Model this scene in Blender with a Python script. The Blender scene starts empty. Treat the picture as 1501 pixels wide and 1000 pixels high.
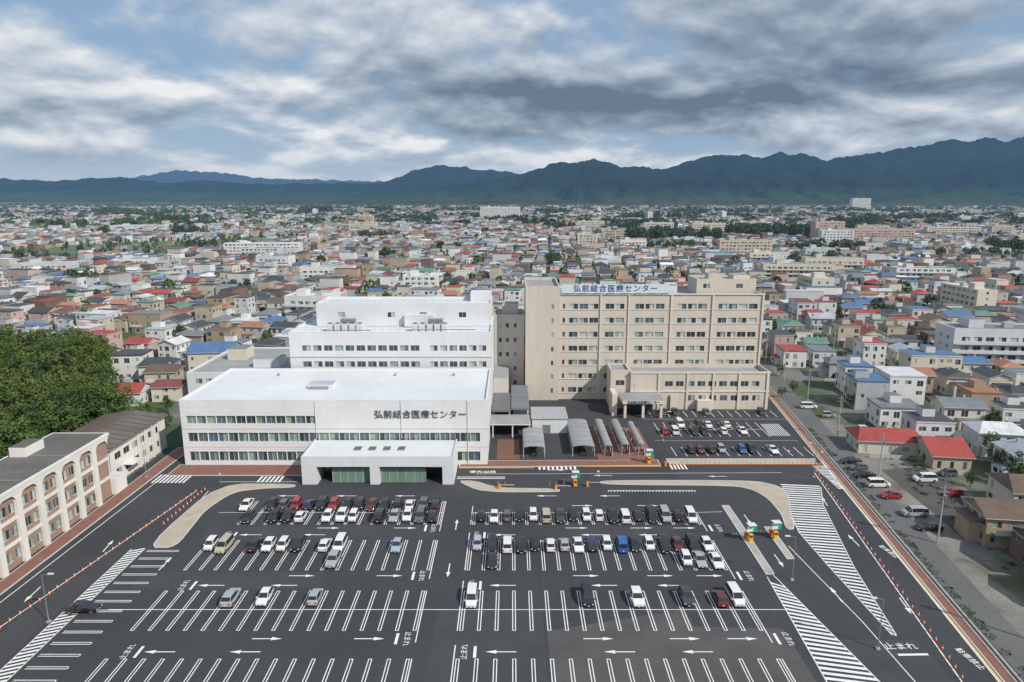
import bpy, bmesh, math, random
import numpy as np
from mathutils import Vector, Matrix, noise as mn
random.seed(7); rng=np.random.default_rng(7)
scene=bpy.context.scene
COL=scene.collection
# ------------------------------------------------------------ materials
M={}
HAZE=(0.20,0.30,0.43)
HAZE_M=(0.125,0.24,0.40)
def add_haze(m,shader_out,out,div=12500,col=None):  # paints aerial haze into the material: bluish emission growing with distance from origin
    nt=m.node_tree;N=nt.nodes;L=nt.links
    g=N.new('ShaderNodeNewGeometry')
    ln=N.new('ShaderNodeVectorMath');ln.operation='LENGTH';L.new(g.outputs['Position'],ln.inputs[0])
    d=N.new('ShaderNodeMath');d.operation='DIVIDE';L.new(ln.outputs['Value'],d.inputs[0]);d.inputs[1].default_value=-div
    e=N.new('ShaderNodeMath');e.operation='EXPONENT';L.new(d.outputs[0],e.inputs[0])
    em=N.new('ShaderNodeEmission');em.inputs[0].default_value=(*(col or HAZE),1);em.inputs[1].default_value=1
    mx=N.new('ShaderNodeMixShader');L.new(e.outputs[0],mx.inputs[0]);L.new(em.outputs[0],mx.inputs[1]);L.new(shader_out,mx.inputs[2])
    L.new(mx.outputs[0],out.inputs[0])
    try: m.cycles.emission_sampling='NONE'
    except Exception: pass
def mat(name,col,rough=.7,amt=.12,scale=.5,metal=0,haze=False,attr=False,coat=0,spec=.5,amt2=0,scale2=8,panel=None,stretch=None,col2=None,mscale=.1):
    m=bpy.data.materials.new(name);m.use_nodes=True;nt=m.node_tree;N=nt.nodes;L=nt.links
    b=N['Principled BSDF'];out=N['Material Output']
    b.inputs['Roughness'].default_value=rough;b.inputs['Metallic'].default_value=metal
    b.inputs['Specular IOR Level'].default_value=spec
    if coat: b.inputs['Coat Weight'].default_value=coat;b.inputs['Coat Roughness'].default_value=.08
    g=N.new('ShaderNodeNewGeometry')
    if attr:
        a=N.new('ShaderNodeAttribute');a.attribute_name='Col';csrc=a.outputs['Color']
    else:
        a=N.new('ShaderNodeRGB');a.outputs[0].default_value=(*col,1);csrc=a.outputs[0]
    pos=g.outputs['Position']
    if col2:
        n=N.new('ShaderNodeTexNoise');n.inputs['Scale'].default_value=mscale;n.inputs['Detail'].default_value=8;n.inputs['Roughness'].default_value=.65;L.new(pos,n.inputs['Vector'])
        mr=N.new('ShaderNodeMapRange');mr.inputs[1].default_value=.5;mr.inputs[2].default_value=.62;L.new(n.outputs[0],mr.inputs[0])
        x=N.new('ShaderNodeMix');x.data_type='RGBA';L.new(mr.outputs[0],x.inputs[0]);L.new(csrc,x.inputs[6]);x.inputs[7].default_value=(*col2,1);csrc=x.outputs[2]
    if stretch:
        vm=N.new('ShaderNodeVectorMath');vm.operation='MULTIPLY';L.new(pos,vm.inputs[0]);vm.inputs[1].default_value=stretch;pos=vm.outputs[0]
    def var(csrc,sc,am):
        n=N.new('ShaderNodeTexNoise');n.inputs['Scale'].default_value=sc;n.inputs['Detail'].default_value=5;n.inputs['Roughness'].default_value=.6
        L.new(pos,n.inputs['Vector'])
        mr=N.new('ShaderNodeMapRange');mr.inputs[1].default_value=.3;mr.inputs[2].default_value=.7
        mr.inputs[3].default_value=1-am;mr.inputs[4].default_value=1+am;L.new(n.outputs[0],mr.inputs[0])
        vm=N.new('ShaderNodeVectorMath');vm.operation='SCALE';L.new(csrc,vm.inputs[0]);L.new(mr.outputs[0],vm.inputs['Scale'])
        return vm.outputs[0]
    c=csrc
    if amt: c=var(c,scale,amt)
    if amt2: c=var(c,scale2,amt2)
    if panel:
        sp=N.new('ShaderNodeSeparateXYZ');L.new(g.outputs['Position'],sp.inputs[0])
        ad=N.new('ShaderNodeMath');L.new(sp.outputs[0],ad.inputs[0])
        if len(panel)<=3: L.new(sp.outputs[1],ad.inputs[1])
        else: ad.inputs[1].default_value=0
        cb=N.new('ShaderNodeCombineXYZ');L.new(ad.outputs[0],cb.inputs[0]);L.new(sp.outputs[1 if len(panel)>3 else 2],cb.inputs[1])
        br=N.new('ShaderNodeTexBrick');br.offset=0;L.new(cb.outputs[0],br.inputs[0])
        br.inputs['Color1'].default_value=(1,1,1,1);br.inputs['Color2'].default_value=(.97,.97,.97,1)
        br.inputs['Mortar'].default_value=(panel[2],)*3+(1,);br.inputs['Scale'].default_value=1
        br.inputs['Mortar Size'].default_value=.03;br.inputs['Brick Width'].default_value=panel[0];br.inputs['Row Height'].default_value=panel[1]
        vm=N.new('ShaderNodeVectorMath');vm.operation='MULTIPLY';L.new(c,vm.inputs[0]);L.new(br.outputs[0],vm.inputs[1]);c=vm.outputs[0]
    L.new(c,b.inputs['Base Color'])
    if haze: add_haze(m,b.outputs[0],out)
    M[name]=m;return m
mat('white_wall',(.66,.66,.66),.7,.05,.15,panel=(2.4,1.25,.82))
mat('white_wall_back',(.62,.63,.64),.7,.05,.15,panel=(3.2,2.1,.84))
mat('white_roof',(.60,.62,.64),.7,.07,.06,panel=(6,6,.88,1),amt2=.04,scale2=.6)
mat('grey_roof',(.27,.275,.28),.85,.15,.15,amt2=.10,scale2=2)
mat('school_roof',(.125,.12,.112),.9,.18,.2,amt2=.12,scale2=2,spec=.2)
mat('beige_wall',(.54,.485,.42),.8,.06,.12,panel=(4,4.25,.85),amt2=.03,scale2=1.2)
mat('beige_wall_plain',(.53,.475,.405),.8,.07,.1,amt2=.05,scale2=.8,stretch=(1,1,.2))
mat('beige_trim',(.60,.54,.465),.8,.05,.3)
mat('link_wall',(.50,.475,.44),.8,.06,.2)
mat('glass_dark',(.035,.05,.06),.08,.2,.3,spec=.8)
mat('glass_blue',(.08,.12,.15),.08,.2,.3,spec=.8)
mat('glass_green',(.16,.25,.20),.15,.2,.4,spec=.6)
mat('curtain',(.42,.44,.42),.35,.15,.8,spec=.5)
mat('curtain2',(.26,.33,.28),.3,.2,.8,spec=.5)
mat('frame',(.5,.5,.5),.4,0)
mat('metal_roof_dark',(.12,.125,.135),.45,.12,.3,amt2=.06,scale2=2)
mat('metal_roof_silver',(.42,.44,.47),.4,.08,.3,panel=(.6,50,.8))
mat('metal',(.35,.36,.37),.4,.05,1,metal=.6)
mat('steel_white',(.62,.62,.62),.5,.05,1)
mat('dark',(.03,.03,.032),.8,.1,1)
mat('asphalt_new',(.039,.041,.047),.85,.20,.05,amt2=.12,scale2=1.2)
mat('asphalt_old',(.075,.073,.072),.9,.18,.15,amt2=.12,scale2=2.5)
mat('asphalt_patch',(.046,.048,.054),.85,.15,.15,amt2=.12,scale2=2.5)
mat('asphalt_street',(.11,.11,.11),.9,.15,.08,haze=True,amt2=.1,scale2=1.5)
mat('gravel',(.19,.18,.165),.95,.22,.12,amt2=.18,scale2=1.8,col2=(.09,.098,.055),mscale=.07)
mat('white_paint',(.72,.72,.70),.6,.10,.6,amt2=.12,scale2=4)
mat('yellow_paint',(.70,.36,.03),.6,.08,1)
mat('orange',(.75,.12,.03),.5,.05,1)
mat('concrete',(.36,.34,.31),.85,.12,.3,amt2=.08,scale2=2)
mat('kerb',(.50,.49,.47),.8,.08,.5)
mat('tan_pavement',(.40,.345,.275),.9,.14,.3,amt2=.1,scale2=2.5)
mat('brick_pavement',(.21,.10,.078),.85,.14,.6,amt2=.12,scale2=5)
mat('grass',(.05,.078,.022),.95,.35,.3,amt2=.3,scale2=2.5)
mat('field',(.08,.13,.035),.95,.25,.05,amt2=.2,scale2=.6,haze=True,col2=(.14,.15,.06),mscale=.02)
mat('sign_blue',(.02,.05,.16),.4,0)
mat('sign_board',(.56,.63,.69),.4,.03,1)
mat('letter_dark',(.07,.075,.10),.4,0)
mat('green_sign',(.01,.36,.17),.4,.05,1)
mat('blue_sign',(.02,.14,.5),.4,0)
mat('red_sign',(.6,.03,.03),.4,0)
mat('wood_brown',(.16,.085,.05),.8,.15,.6)
mat('brown_panel',(.30,.20,.155),.85,.1,.5,amt2=.05)
mat('cream_wall',(.60,.55,.46),.8,.07,.3,amt2=.03)
mat('school_white',(.64,.62,.575),.8,.08,.3,amt2=.06,stretch=(1,1,.3))
mat('bark',(.09,.065,.045),.95,.2,2)
mat('leaf_a',(.060,.105,.020),.8,.40,.35,amt2=.35,scale2=2)
mat('leaf_b',(.035,.072,.018),.8,.40,.35,amt2=.35,scale2=2)
mat('leaf_c',(.090,.12,.025),.8,.40,.35,amt2=.35,scale2=2)
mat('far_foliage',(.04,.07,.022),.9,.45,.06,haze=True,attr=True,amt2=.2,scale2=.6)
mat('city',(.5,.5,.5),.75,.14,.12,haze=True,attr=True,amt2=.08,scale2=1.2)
mat('concrete_pole',(.38,.37,.35),.8,.05,1)
mat('black_rubber',(.02,.02,.02),.8,0)
WALLC={'w_white':(.62,.62,.60),'w_cream':(.56,.51,.42),'w_beige':(.45,.385,.30),'w_grey':(.38,.39,.39),'w_tan':(.34,.26,.18),'w_lgrey':(.53,.54,.55),'w_brown':(.15,.10,.075),'w_pink':(.46,.33,.29)}
ROOFC={'r_red':(.31,.05,.042),'r_dred':(.17,.05,.045),'r_blue':(.07,.14,.27),'r_brown':(.12,.078,.058),'r_dark':(.05,.052,.06),'r_grey':(.16,.17,.19),'r_silver':(.35,.37,.40),'r_green':(.10,.20,.155),'r_white':(.54,.55,.57),'r_orange':(.31,.14,.08)}
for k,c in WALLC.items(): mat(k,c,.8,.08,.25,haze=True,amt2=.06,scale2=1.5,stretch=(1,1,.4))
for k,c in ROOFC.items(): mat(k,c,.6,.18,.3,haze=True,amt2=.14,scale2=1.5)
# ------------------------------------------------------------ builder
class MB:
    def __init__(s): s.v=[];s.f=[];s.m=[];s.names=[]
    def mi(s,n):
        if n not in s.names: s.names.append(n)
        return s.names.index(n)
    def poly(s,pts,m):
        i=len(s.v);s.v+= [tuple(p) for p in pts];s.f.append(tuple(range(i,i+len(pts))));s.m.append(s.mi(m))
    def box(s,x0,y0,z0,x1,y1,z1,m,top=None,bottom=True):
        i=len(s.v)
        s.v+=[(x0,y0,z0),(x1,y0,z0),(x1,y1,z0),(x0,y1,z0),(x0,y0,z1),(x1,y0,z1),(x1,y1,z1),(x0,y1,z1)]
        F=[(0,1,5,4),(1,2,6,5),(2,3,7,6),(3,0,4,7)]
        for f in F: s.f.append(tuple(i+k for k in f));s.m.append(s.mi(m))
        s.f.append((i+4,i+5,i+6,i+7));s.m.append(s.mi(top or m))
        if bottom: s.f.append((i+3,i+2,i+1,i));s.m.append(s.mi(m))
    def cyl(s,cx,cy,z0,z1,r0,r1,m,n=8,cap=True):
        i=len(s.v)
        for z,r in((z0,r0),(z1,r1)):
            for k in range(n):
                a=2*math.pi*k/n;s.v.append((cx+r*math.cos(a),cy+r*math.sin(a),z))
        for k in range(n):
            s.f.append((i+k,i+(k+1)%n,i+n+(k+1)%n,i+n+k));s.m.append(s.mi(m))
        if cap: s.f.append(tuple(range(i+n,i+2*n)));s.m.append(s.mi(m))
    def rod(s,a,b,r,m,n=6,r2=None):
        a=Vector(a);b=Vector(b);d=(b-a).normalized();u=d.orthogonal().normalized();w=d.cross(u);i=len(s.v);r2=r if r2 is None else r2
        for p,rr in((a,r),(b,r2)):
            for k in range(n):
                t=2*math.pi*k/n;s.v.append(tuple(p+rr*(math.cos(t)*u+math.sin(t)*w)))
        for k in range(n):
            s.f.append((i+k,i+(k+1)%n,i+n+(k+1)%n,i+n+k));s.m.append(s.mi(m))
        s.f.append(tuple(range(i+n,i+2*n)));s.m.append(s.mi(m));s.f.append(tuple(range(i+n-1,i-1,-1)));s.m.append(s.mi(m))
    def mesh(s,name):
        me=bpy.data.meshes.new(name);me.from_pydata(s.v,[],s.f)
        for n in s.names: me.materials.append(M[n])
        me.polygons.foreach_set('material_index',s.m);me.update();return me
    def obj(s,name,loc=(0,0,0),rz=0):
        o=bpy.data.objects.new(name,s.mesh(name));o.location=loc;o.rotation_euler=(0,0,rz);COL.objects.link(o);return o
def inst(name,me,loc,rz=0,sc=1):
    o=bpy.data.objects.new(name,me);o.location=loc;o.rotation_euler=(0,0,rz);o.scale=(sc,sc,sc) if not isinstance(sc,tuple) else sc;COL.objects.link(o);return o
GL=['glass_dark','glass_blue','glass_dark','curtain','curtain2']
def wall(mb,p0,p1,z0,z1,wins,mw,rec=.15,glass=GL,mull=True,frame='frame'):
    dx,dy=p1[0]-p0[0],p1[1]-p0[1];Ln=math.hypot(dx,dy);dx/=Ln;dy/=Ln;nx,ny=dy,-dx
    def P(u,v,d=0): return (p0[0]+dx*u-nx*d,p0[1]+dy*u-ny*d,v)
    us={0,Ln};vs={z0,z1}
    for w in wins: us|={w[0],w[1]};vs|={w[2],w[3]}
    us=sorted(us);vs=sorted(vs)
    ins=set()
    for i in range(len(us)-1):
        for j in range(len(vs)-1):
            cu=(us[i]+us[i+1])/2;cv=(vs[j]+vs[j+1])/2
            if any(w[0]<cu<w[1] and w[2]<cv<w[3] for w in wins): ins.add((i,j))
    for j in range(len(vs)-1):
        i=0
        while i<len(us)-1:
            if (i,j) in ins: i+=1;continue
            k=i
            while k<len(us)-1 and (k,j) not in ins: k+=1
            mb.poly([P(us[i],vs[j]),P(us[k],vs[j]),P(us[k],vs[j+1]),P(us[i],vs[j+1])],mw);i=k
    for w in wins:
        a,b,c,d=w[:4]
        mb.poly([P(a,c),P(b,c),P(b,c,rec),P(a,c,rec)],frame);mb.poly([P(a,d,rec),P(b,d,rec),P(b,d),P(a,d)],mw)
        mb.poly([P(a,c),P(a,c,rec),P(a,d,rec),P(a,d)],mw);mb.poly([P(b,c,rec),P(b,c),P(b,d),P(b,d,rec)],mw)
        n=w[4] if len(w)>4 else (2 if (b-a)>1.3 and mull else 1)
        for k in range(n):
            u0=a+(b-a)*k/n;u1=a+(b-a)*(k+1)/n
            g=random.choice(glass)
            mb.poly([P(u0,c,rec),P(u1,c,rec),P(u1,d,rec),P(u0,d,rec)],g)
            if k: mb.poly([P(u0-.04,c,rec-.03),P(u0+.04,c,rec-.03),P(u0+.04,d,rec-.03),P(u0-.04,d,rec-.03)],frame)
def block(mb,x0,y0,x1,y1,z0,z1,mw,mr,front=(),right=(),left=(),back=(),par=.6,rec=.15,glass=GL,pw=.35):
    wall(mb,(x0,y0),(x1,y0),z0,z1,front,mw,rec,glass);wall(mb,(x1,y0),(x1,y1),z0,z1,right,mw,rec,glass)
    wall(mb,(x1,y1),(x0,y1),z0,z1,back,mw,rec,glass);wall(mb,(x0,y1),(x0,y0),z0,z1,left,mw,rec,glass)
    zr=z1-par
    mb.poly([(x0+pw,y0+pw,zr),(x1-pw,y0+pw,zr),(x1-pw,y1-pw,zr),(x0+pw,y1-pw,zr)],mr)
    o=[(x0,y0),(x1,y0),(x1,y1),(x0,y1)];q=[(x0+pw,y0+pw),(x1-pw,y0+pw),(x1-pw,y1-pw),(x0+pw,y1-pw)]
    for k in range(4):
        a,b=o[k],o[(k+1)%4];c,d=q[k],q[(k+1)%4]
        mb.poly([(*a,z1),(*b,z1),(*d,z1),(*c,z1)],mw);mb.poly([(*c,zr),(*c,z1),(*d,z1),(*d,zr)],mw)
def row(u0,u1,pitch,w,z0,z1):
    n=int((u1-u0)/pitch);off=(u1-u0-n*pitch)/2
    return [(u0+off+pitch*i+(pitch-w)/2,u0+off+pitch*i+(pitch+w)/2,z0,z1) for i in range(n)]
def railing(mb,pts,z,h=1.1,m='metal',step=2):
    for a,b in zip(pts,pts[1:]):
        L_=math.hypot(b[0]-a[0],b[1]-a[1]);n=max(1,int(L_/step))
        for hh in (h,h*.55): mb.rod((*a,z+hh),(*b,z+hh),.03,m,4)
        for k in range(n+1):
            t=k/n;x=a[0]+(b[0]-a[0])*t;y=a[1]+(b[1]-a[1])*t;mb.rod((x,y,z),(x,y,z+h),.03,m,4)
def text(name,s,size,loc,rot,m,ext=0,align='CENTER',spacing=1,bold=0):
    cu=bpy.data.curves.new(name,'FONT');cu.body=s;cu.size=size;cu.extrude=ext;cu.align_x=align;cu.align_y='CENTER';cu.space_character=spacing;cu.offset=bold
    cu.materials.append(M[m]);o=bpy.data.objects.new(name,cu);o.location=loc;o.rotation_euler=rot;COL.objects.link(o);return o
# ------------------------------------------------------------ ground
def ground_mat():
    m=bpy.data.materials.new('ground');m.use_nodes=True;nt=m.node_tree;N=nt.nodes;L=nt.links;b=N['Principled BSDF'];b.inputs['Roughness'].default_value=.95
    g=N.new('ShaderNodeNewGeometry')
    def nz(sc,lo,hi,det=4):
        n=N.new('ShaderNodeTexNoise');n.inputs['Scale'].default_value=sc;n.inputs['Detail'].default_value=det;L.new(g.outputs['Position'],n.inputs['Vector'])
        mr=N.new('ShaderNodeMapRange');mr.inputs[1].default_value=lo;mr.inputs[2].default_value=hi;L.new(n.outputs[0],mr.inputs[0]);return mr.outputs[0]
    def mix(f,a,c):
        x=N.new('ShaderNodeMix');x.data_type='RGBA'
        L.new(f,x.inputs[0])
        for s,i in((a,6),(c,7)):
            if isinstance(s,tuple): x.inputs[i].default_value=(*s,1)
            else: L.new(s,x.inputs[i])
        return x.outputs[2]
    near=mix(nz(.06,.45,.55),(.12,.117,.112),(.16,.152,.137))
    near=mix(nz(.05,.44,.53,6),near,(.048,.078,.024))
    ln=N.new('ShaderNodeVectorMath');ln.operation='LENGTH';L.new(g.outputs['Position'],ln.inputs[0])
    mr=N.new('ShaderNodeMapRange');mr.inputs[1].default_value=900;mr.inputs[2].default_value=3000;L.new(ln.outputs['Value'],mr.inputs[0])
    far=mix(nz(.002,.4,.6),(.045,.08,.028),(.10,.13,.05))
    far=mix(nz(.02,.56,.62),far,(.19,.19,.19))
    c=mix(mr.outputs[0],near,far)
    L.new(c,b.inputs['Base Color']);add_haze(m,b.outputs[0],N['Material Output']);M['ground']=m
ground_mat()
mb=MB();S=60000
mb.poly([(-S,-3000,0),(S,-3000,0),(S,S,0),(-S,S,0)],'ground');mb.obj('ground')
def xr(y): return 74.8+.1375*(y-152)
def sheet(name,pts,z,m): 
    b=MB();b.poly([(x,y,z) for x,y in pts],m);return b.obj(name)
sheet('asphalt_car_park',[(-84,40),(xr(40)-1.5,40),(xr(240)-1.5,240),(-84,240)],.008,'asphalt_new')
sheet('asphalt_patch',[(5,60),(38.5,60),(38.5,86.5),(26,87),(25.5,91),(5,86)],.012,'asphalt_old')
b=MB()
for (x0,y0,x1,y1) in ((-11,60,4.5,91),(-60,96.5,-30,101.5),(43,60,56,84),(-56,112.5,-14,117.6),(36,139,66,143.5),(-72,62,-67,100),(10,112.4,30,117.4)): b.poly([(x0,y0,.012),(x1,y0,.012),(x1,y1,.012),(x0,y1,.012)],'asphalt_patch')
b.obj('asphalt_patch')
def kerbed(name,pts,top,h=.13,w=.2):
    b=MB();n=len(pts)
    ar=sum(pts[i][0]*pts[(i+1)%n][1]-pts[(i+1)%n][0]*pts[i][1] for i in range(n))
    if ar<0: pts=pts[::-1]
    inn=[]
    for i in range(n):
        a=Vector(pts[i-1]);p=Vector(pts[i]);c=Vector(pts[(i+1)%n]);d1=(p-a).normalized();d2=(c-p).normalized()
        n1=Vector((-d1.y,d1.x));n2=Vector((-d2.y,d2.x));nn=(n1+n2).normalized()
        k=w/max(.4,nn.dot(n1));inn.append((p.x+nn.x*k,p.y+nn.y*k))
    for i in range(n):
        j=(i+1)%n
        b.poly([(*pts[i],0),(*pts[j],0),(*pts[j],h),(*pts[i],h)],'kerb');b.poly([(*pts[i],h),(*pts[j],h),(*inn[j],h),(*inn[i],h)],'kerb')
    b.poly([(*p,h-.01) for p in inn],top);return b.obj(name)
def smoothp(pts,it=2):
    for _ in range(it):
        o=[]
        for i in range(len(pts)):
            a=pts[i];c=pts[(i+1)%len(pts)]
            o.append((a[0]*.8+c[0]*.2,a[1]*.8+c[1]*.2));o.append((a[0]*.2+c[0]*.8,a[1]*.2+c[1]*.8))
        pts=o
    return pts
kerbed('pavement_island',smoothp([(-62.8,136.5),(-64.2,109.3),(-58.8,109.3),(-59.6,119),(-60,124),(-58,132.5),(-52,134.2),(-46,134.6),(-46,136.3)]),'tan_pavement')
kerbed('pavement_island',smoothp([(-12,138),(-6.5,132.3),(10,132.3),(10,133.9),(-3,134.3),(-8,138)]),'tan_pavement')
kerbed('pavement_island',smoothp([(19,136),(47,135.6),(50.5,133.2),(52,129),(52,122),(50.5,116),(52.3,116),(54.5,124),(57,131),(56.6,135.5),(52,138.3),(19,138.3)]),'tan_pavement')
kerbed('traffic_island',[(41.2,100.7),(42.7,100.7),(43.1,119),(43.1,126),(41.6,126)],'concrete')
kerbed('traffic_island',[(46.5,105.5),(47.9,105.5),(48.2,117),(46.8,117)],'concrete')
kerbed('brick_pavement',[(-76,140.8),(-45.2,140.8),(-45.2,147),(-76,147)],'brick_pavement')
kerbed('brick_pavement',[(-12,145.5),(34,146.6),(34,150),(-12,149.5)],'brick_pavement')
kerbed('brick_pavement',[(-81.6,60),(-79.2,60),(-78,158),(-81.6,158)],'brick_pavement')
kerbed('pavement',[(36,147.6),(70,147.6),(71,150.8),(36,150.8)],'tan_pavement')
kerbed('brick_pavement',[(xr(45)-2.2,45),(xr(45)-.4,45),(xr(235)-.4,235),(xr(235)-2.2,235)],'brick_pavement')
# ------------------------------------------------------------ markings
mk=MB();zc=[0]
def nz_():
    zc[0]=(zc[0]+1)%12;return .020+zc[0]*.0007
def line(x0,y0,x1,y1,w=.15,m='white_paint',b=None):
    b=b or mk;d=math.hypot(x1-x0,y1-y0);nx,ny=-(y1-y0)/d*w/2,(x1-x0)/d*w/2;z=nz_()
    b.poly([(x0+nx,y0+ny,z),(x0-nx,y0-ny,z),(x1-nx,y1-ny,z),(x1+nx,y1+ny,z)],m)
def stall(x,y0,y1):
    line(x-.2,y0,x-.2,y1,.13);line(x+.2,y0,x+.2,y1,.13);line(x-.13,y0+.06,x+.13,y0+.06,.12);line(x-.13,y1-.06,x+.13,y1-.06,.12)
XL0,XR0=-13.8,-7.2
for (y0,y1) in ((118,128),(102,112),(86,96),(64,80)):
    for i in range(0,17):
        if y0==118 and i==16: continue
        stall(XL0-2.5*i,y0,y1)
    line(XL0+.5,y0-2.6,XL0+.5,y1+.0,.15)
for (y0,y1) in ((118,123),(102,112),(86,96),(64,80)):
    for j in range(0,18): stall(XR0+2.5*j,y0,y1)
    line(XR0-.55,y0,XR0-.55,y1+2.8,.15);line(XR0+2.5*17+.55,y0-2.6,XR0+2.5*17+.55,y1,.15)
line(-57,123,-13.3,123,.12);line(-60,91.05,42,91.05,.14);line(5,60,5,100,.1,'asphalt_old')
line(-7.2,123,35.3,123,.12);line(36,123,41,123.3,.12)
for k in range(0,17):
    y=108.2-2.5*k
    line(-63.3,y-.2,-57.8,y-.2,.13);line(-63.3,y+.2,-57.8,y+.2,.13);line(-57.8,y-.13,-57.8,y+.13,.12)
def hatch(fl,fr,y0,y1,sp,w,k,b=None):
    y=y0
    while y<y1:
        a,c=fl(y),fr(y+k)
        if c-a>.15:
            z=.03+.0005*(int(y*10)%5);(b or mk).poly([(a,y,z),(c,y+k,z),(c,y+k+w,z),(a,y+w,z)],'white_paint')
        y+=sp
def piece(pts):
    def f(y):
        if y<=pts[0][0]: return pts[0][1]
        for (a,b),(c,d) in zip(pts,pts[1:]):
            if y<=c: return b+(d-b)*(y-a)/(c-a)
        return pts[-1][1]
    return f
hatch(lambda y:-66.2,lambda y:-64.1,62,108,.85,.42,.9)
line(-66.3,62,-66.3,109,.13);line(-64,62,-64,109,.13)
fl=piece([(70,39.6),(100,41.2)]);fr=piece([(70,47.6),(75,46.6),(100,42.4)])
hatch(fl,fr,66,99,1.0,.5,-1.3)
line(39.5,70,41.2,100,.15);line(47.6,69,42.4,100.5,.15)
fl2=piece([(85,53.3),(103,52.7),(115,52.6),(126,54.6),(135,57.3)]);fr2=piece([(85,53.7),(103,56.6),(115,59.3),(126,61.8),(137,66)])
hatch(fl2,fr2,85.5,136,1.05,.5,-.9)
for a in ((85,103),(103,115),(115,126),(126,135)): 
    line(fl2(a[0])-.1,a[0],fl2(a[1])-.1,a[1],.14);line(fr2(a[0])+.1,a[0],fr2(a[1])+.1,a[1],.14)
line(48.6,110,50.6,88,.14);line(50.6,88,51.5,60,.14)
def xc(y): return 56.9+.155*(y-75.5)
line(xc(60),60,xc(143),143,.18);line(xc(60)+5.2,60,xc(150)+3.6,150,.18)
line(xr(60)-2.7,60,xr(215)-2.7,215,.2);line(xr(60)-2.35,60,xr(225)-2.35,225,.22,'yellow_paint')
def xlc(y): return -73+.1535*(y-86.6)
line(xlc(60),60,xlc(133),133,.16);line(-78,60,-76.5,140,.16);line(-63,137.6,-46,137.6,.15)
line(-62,117,xlc(133)+2.5,133,.15)
def cross(x0,y0,x1,y1,n,vert=True):
    for k in range(n):
        t=(k+.25)/n
        if vert: x=x0+(x1-x0)*t;line(x,y0,x,y1,(x1-x0)/n*.5)
        else: y=y0+(y1-y0)*t;line(x0,y,x1,y,(y1-y0)/n*.5)
cross(-55,137.4,-49.5,140.6,6);cross(6,144.3,15,147.2,9);cross(36,144.5,40,147.3,5);cross(68.5,141,72.5,147,7,False);cross(-77.5,137,-70,141.5,9)
cross(68.6,134,71,141,10,False)
hatch(lambda y:-12,lambda y:-1.5,139.2,140.8,.8,.3,.0)
line(20,133.2,38,133.2,.12)
for k in range(30): line(20+k*.62,132.6,20.35+k*.62,133.2,.22)
line(-8,141.8,60,142.6,.13)
def arrow(x,y,a,L_=4.2,b=None):
    ca,sa=math.cos(a),math.sin(a);z=nz_()+.01
    def T(u,v): return (x+ca*u-sa*v,y+sa*u+ca*v,z)
    mk.poly([T(-L_/2,-.09),T(L_/2-1.5,-.09),T(L_/2-1.5,.09),T(-L_/2,.09)],'white_paint')
    mk.poly([T(L_/2-1.5,-.36),T(L_/2,0),T(L_/2-1.5,.36)],'white_paint')
for yr,yl in ((116.6,114),(100.3,97.5),(84.2,81.4)):
    for x in (-34,-19.8,12,24,32): arrow(x,yr,0)
    for x in (-47.5,-36,-1.5,14.5,25): arrow(x,yl,math.pi)
for x in (-46,-34,-22,7,20): arrow(x,130.5,math.pi)
for x in (14,27): arrow(x,126,0)
for x,y,a in ((50,95,math.pi/2),(45,105,-math.pi/2),(61,112,math.pi/2+.0),(59,92,-1.7),(44.8,120,-1.57),(-10.4,118,1.57),(-10.4,102,-1.57),(20,141,math.pi),(45,140.5,math.pi),(-71,110,1.7),(-74,95,-1.5),(63,128,1.4),(-58,104,1.57),(10,144,0)): arrow(x,y,a)
for y in (115.2,98.9,82.8):
    line(-16,y+.2,-16,y+2.6,.4);line(36.8,y+.2,36.8,y+2.6,.4);line(-50.3,y-2.6,-50.3,y-.2,.4);line(-5,y-2.6,-5,y-.2,.4)
    for xx,yy,r in ((-14.6,y+1.4,-math.pi/2),(38.3,y+1.4,-math.pi/2),(-51.8,y-1.4,math.pi/2),(-6.4,y-1.4,math.pi/2)):
        text('road_lettering','止まれ',1.1,(xx,yy,.034),(0,0,r),'white_paint',spacing=.85,bold=.0)
text('road_lettering','止まれ',1.5,(53,82.5,.034),(0,0,0),'white_paint',bold=.01);line(51.7,80.8,55.8,80.9,.4)
text('road_lettering','優先道路',1.5,(-6.5,142.9,.034),(0,0,0),'white_paint',bold=.02)
for y in (80,108,136): text('road_lettering','駐車禁止',1.1,(xc(y)+3.2,y,.034),(0,0,-1.4),'white_paint',bold=.01)
def row2(x0,n,y0,y1):
    for k in range(n+1): line(x0+2.5*k,y0,x0+2.5*k,y1,.15)
row2(39,14,182,187.5);row2(38.5,11,166,177);row2(39,13,152.5,158.5)
for k in range(10):line(66.5+k*.55,166.5,67.3+k*.5,176,.2)
line(38.5,171.5,66,171.5,.15);line(36,163,72,163,.1);line(36,180,76,180,.1)
mk.obj('painted_markings')
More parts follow.
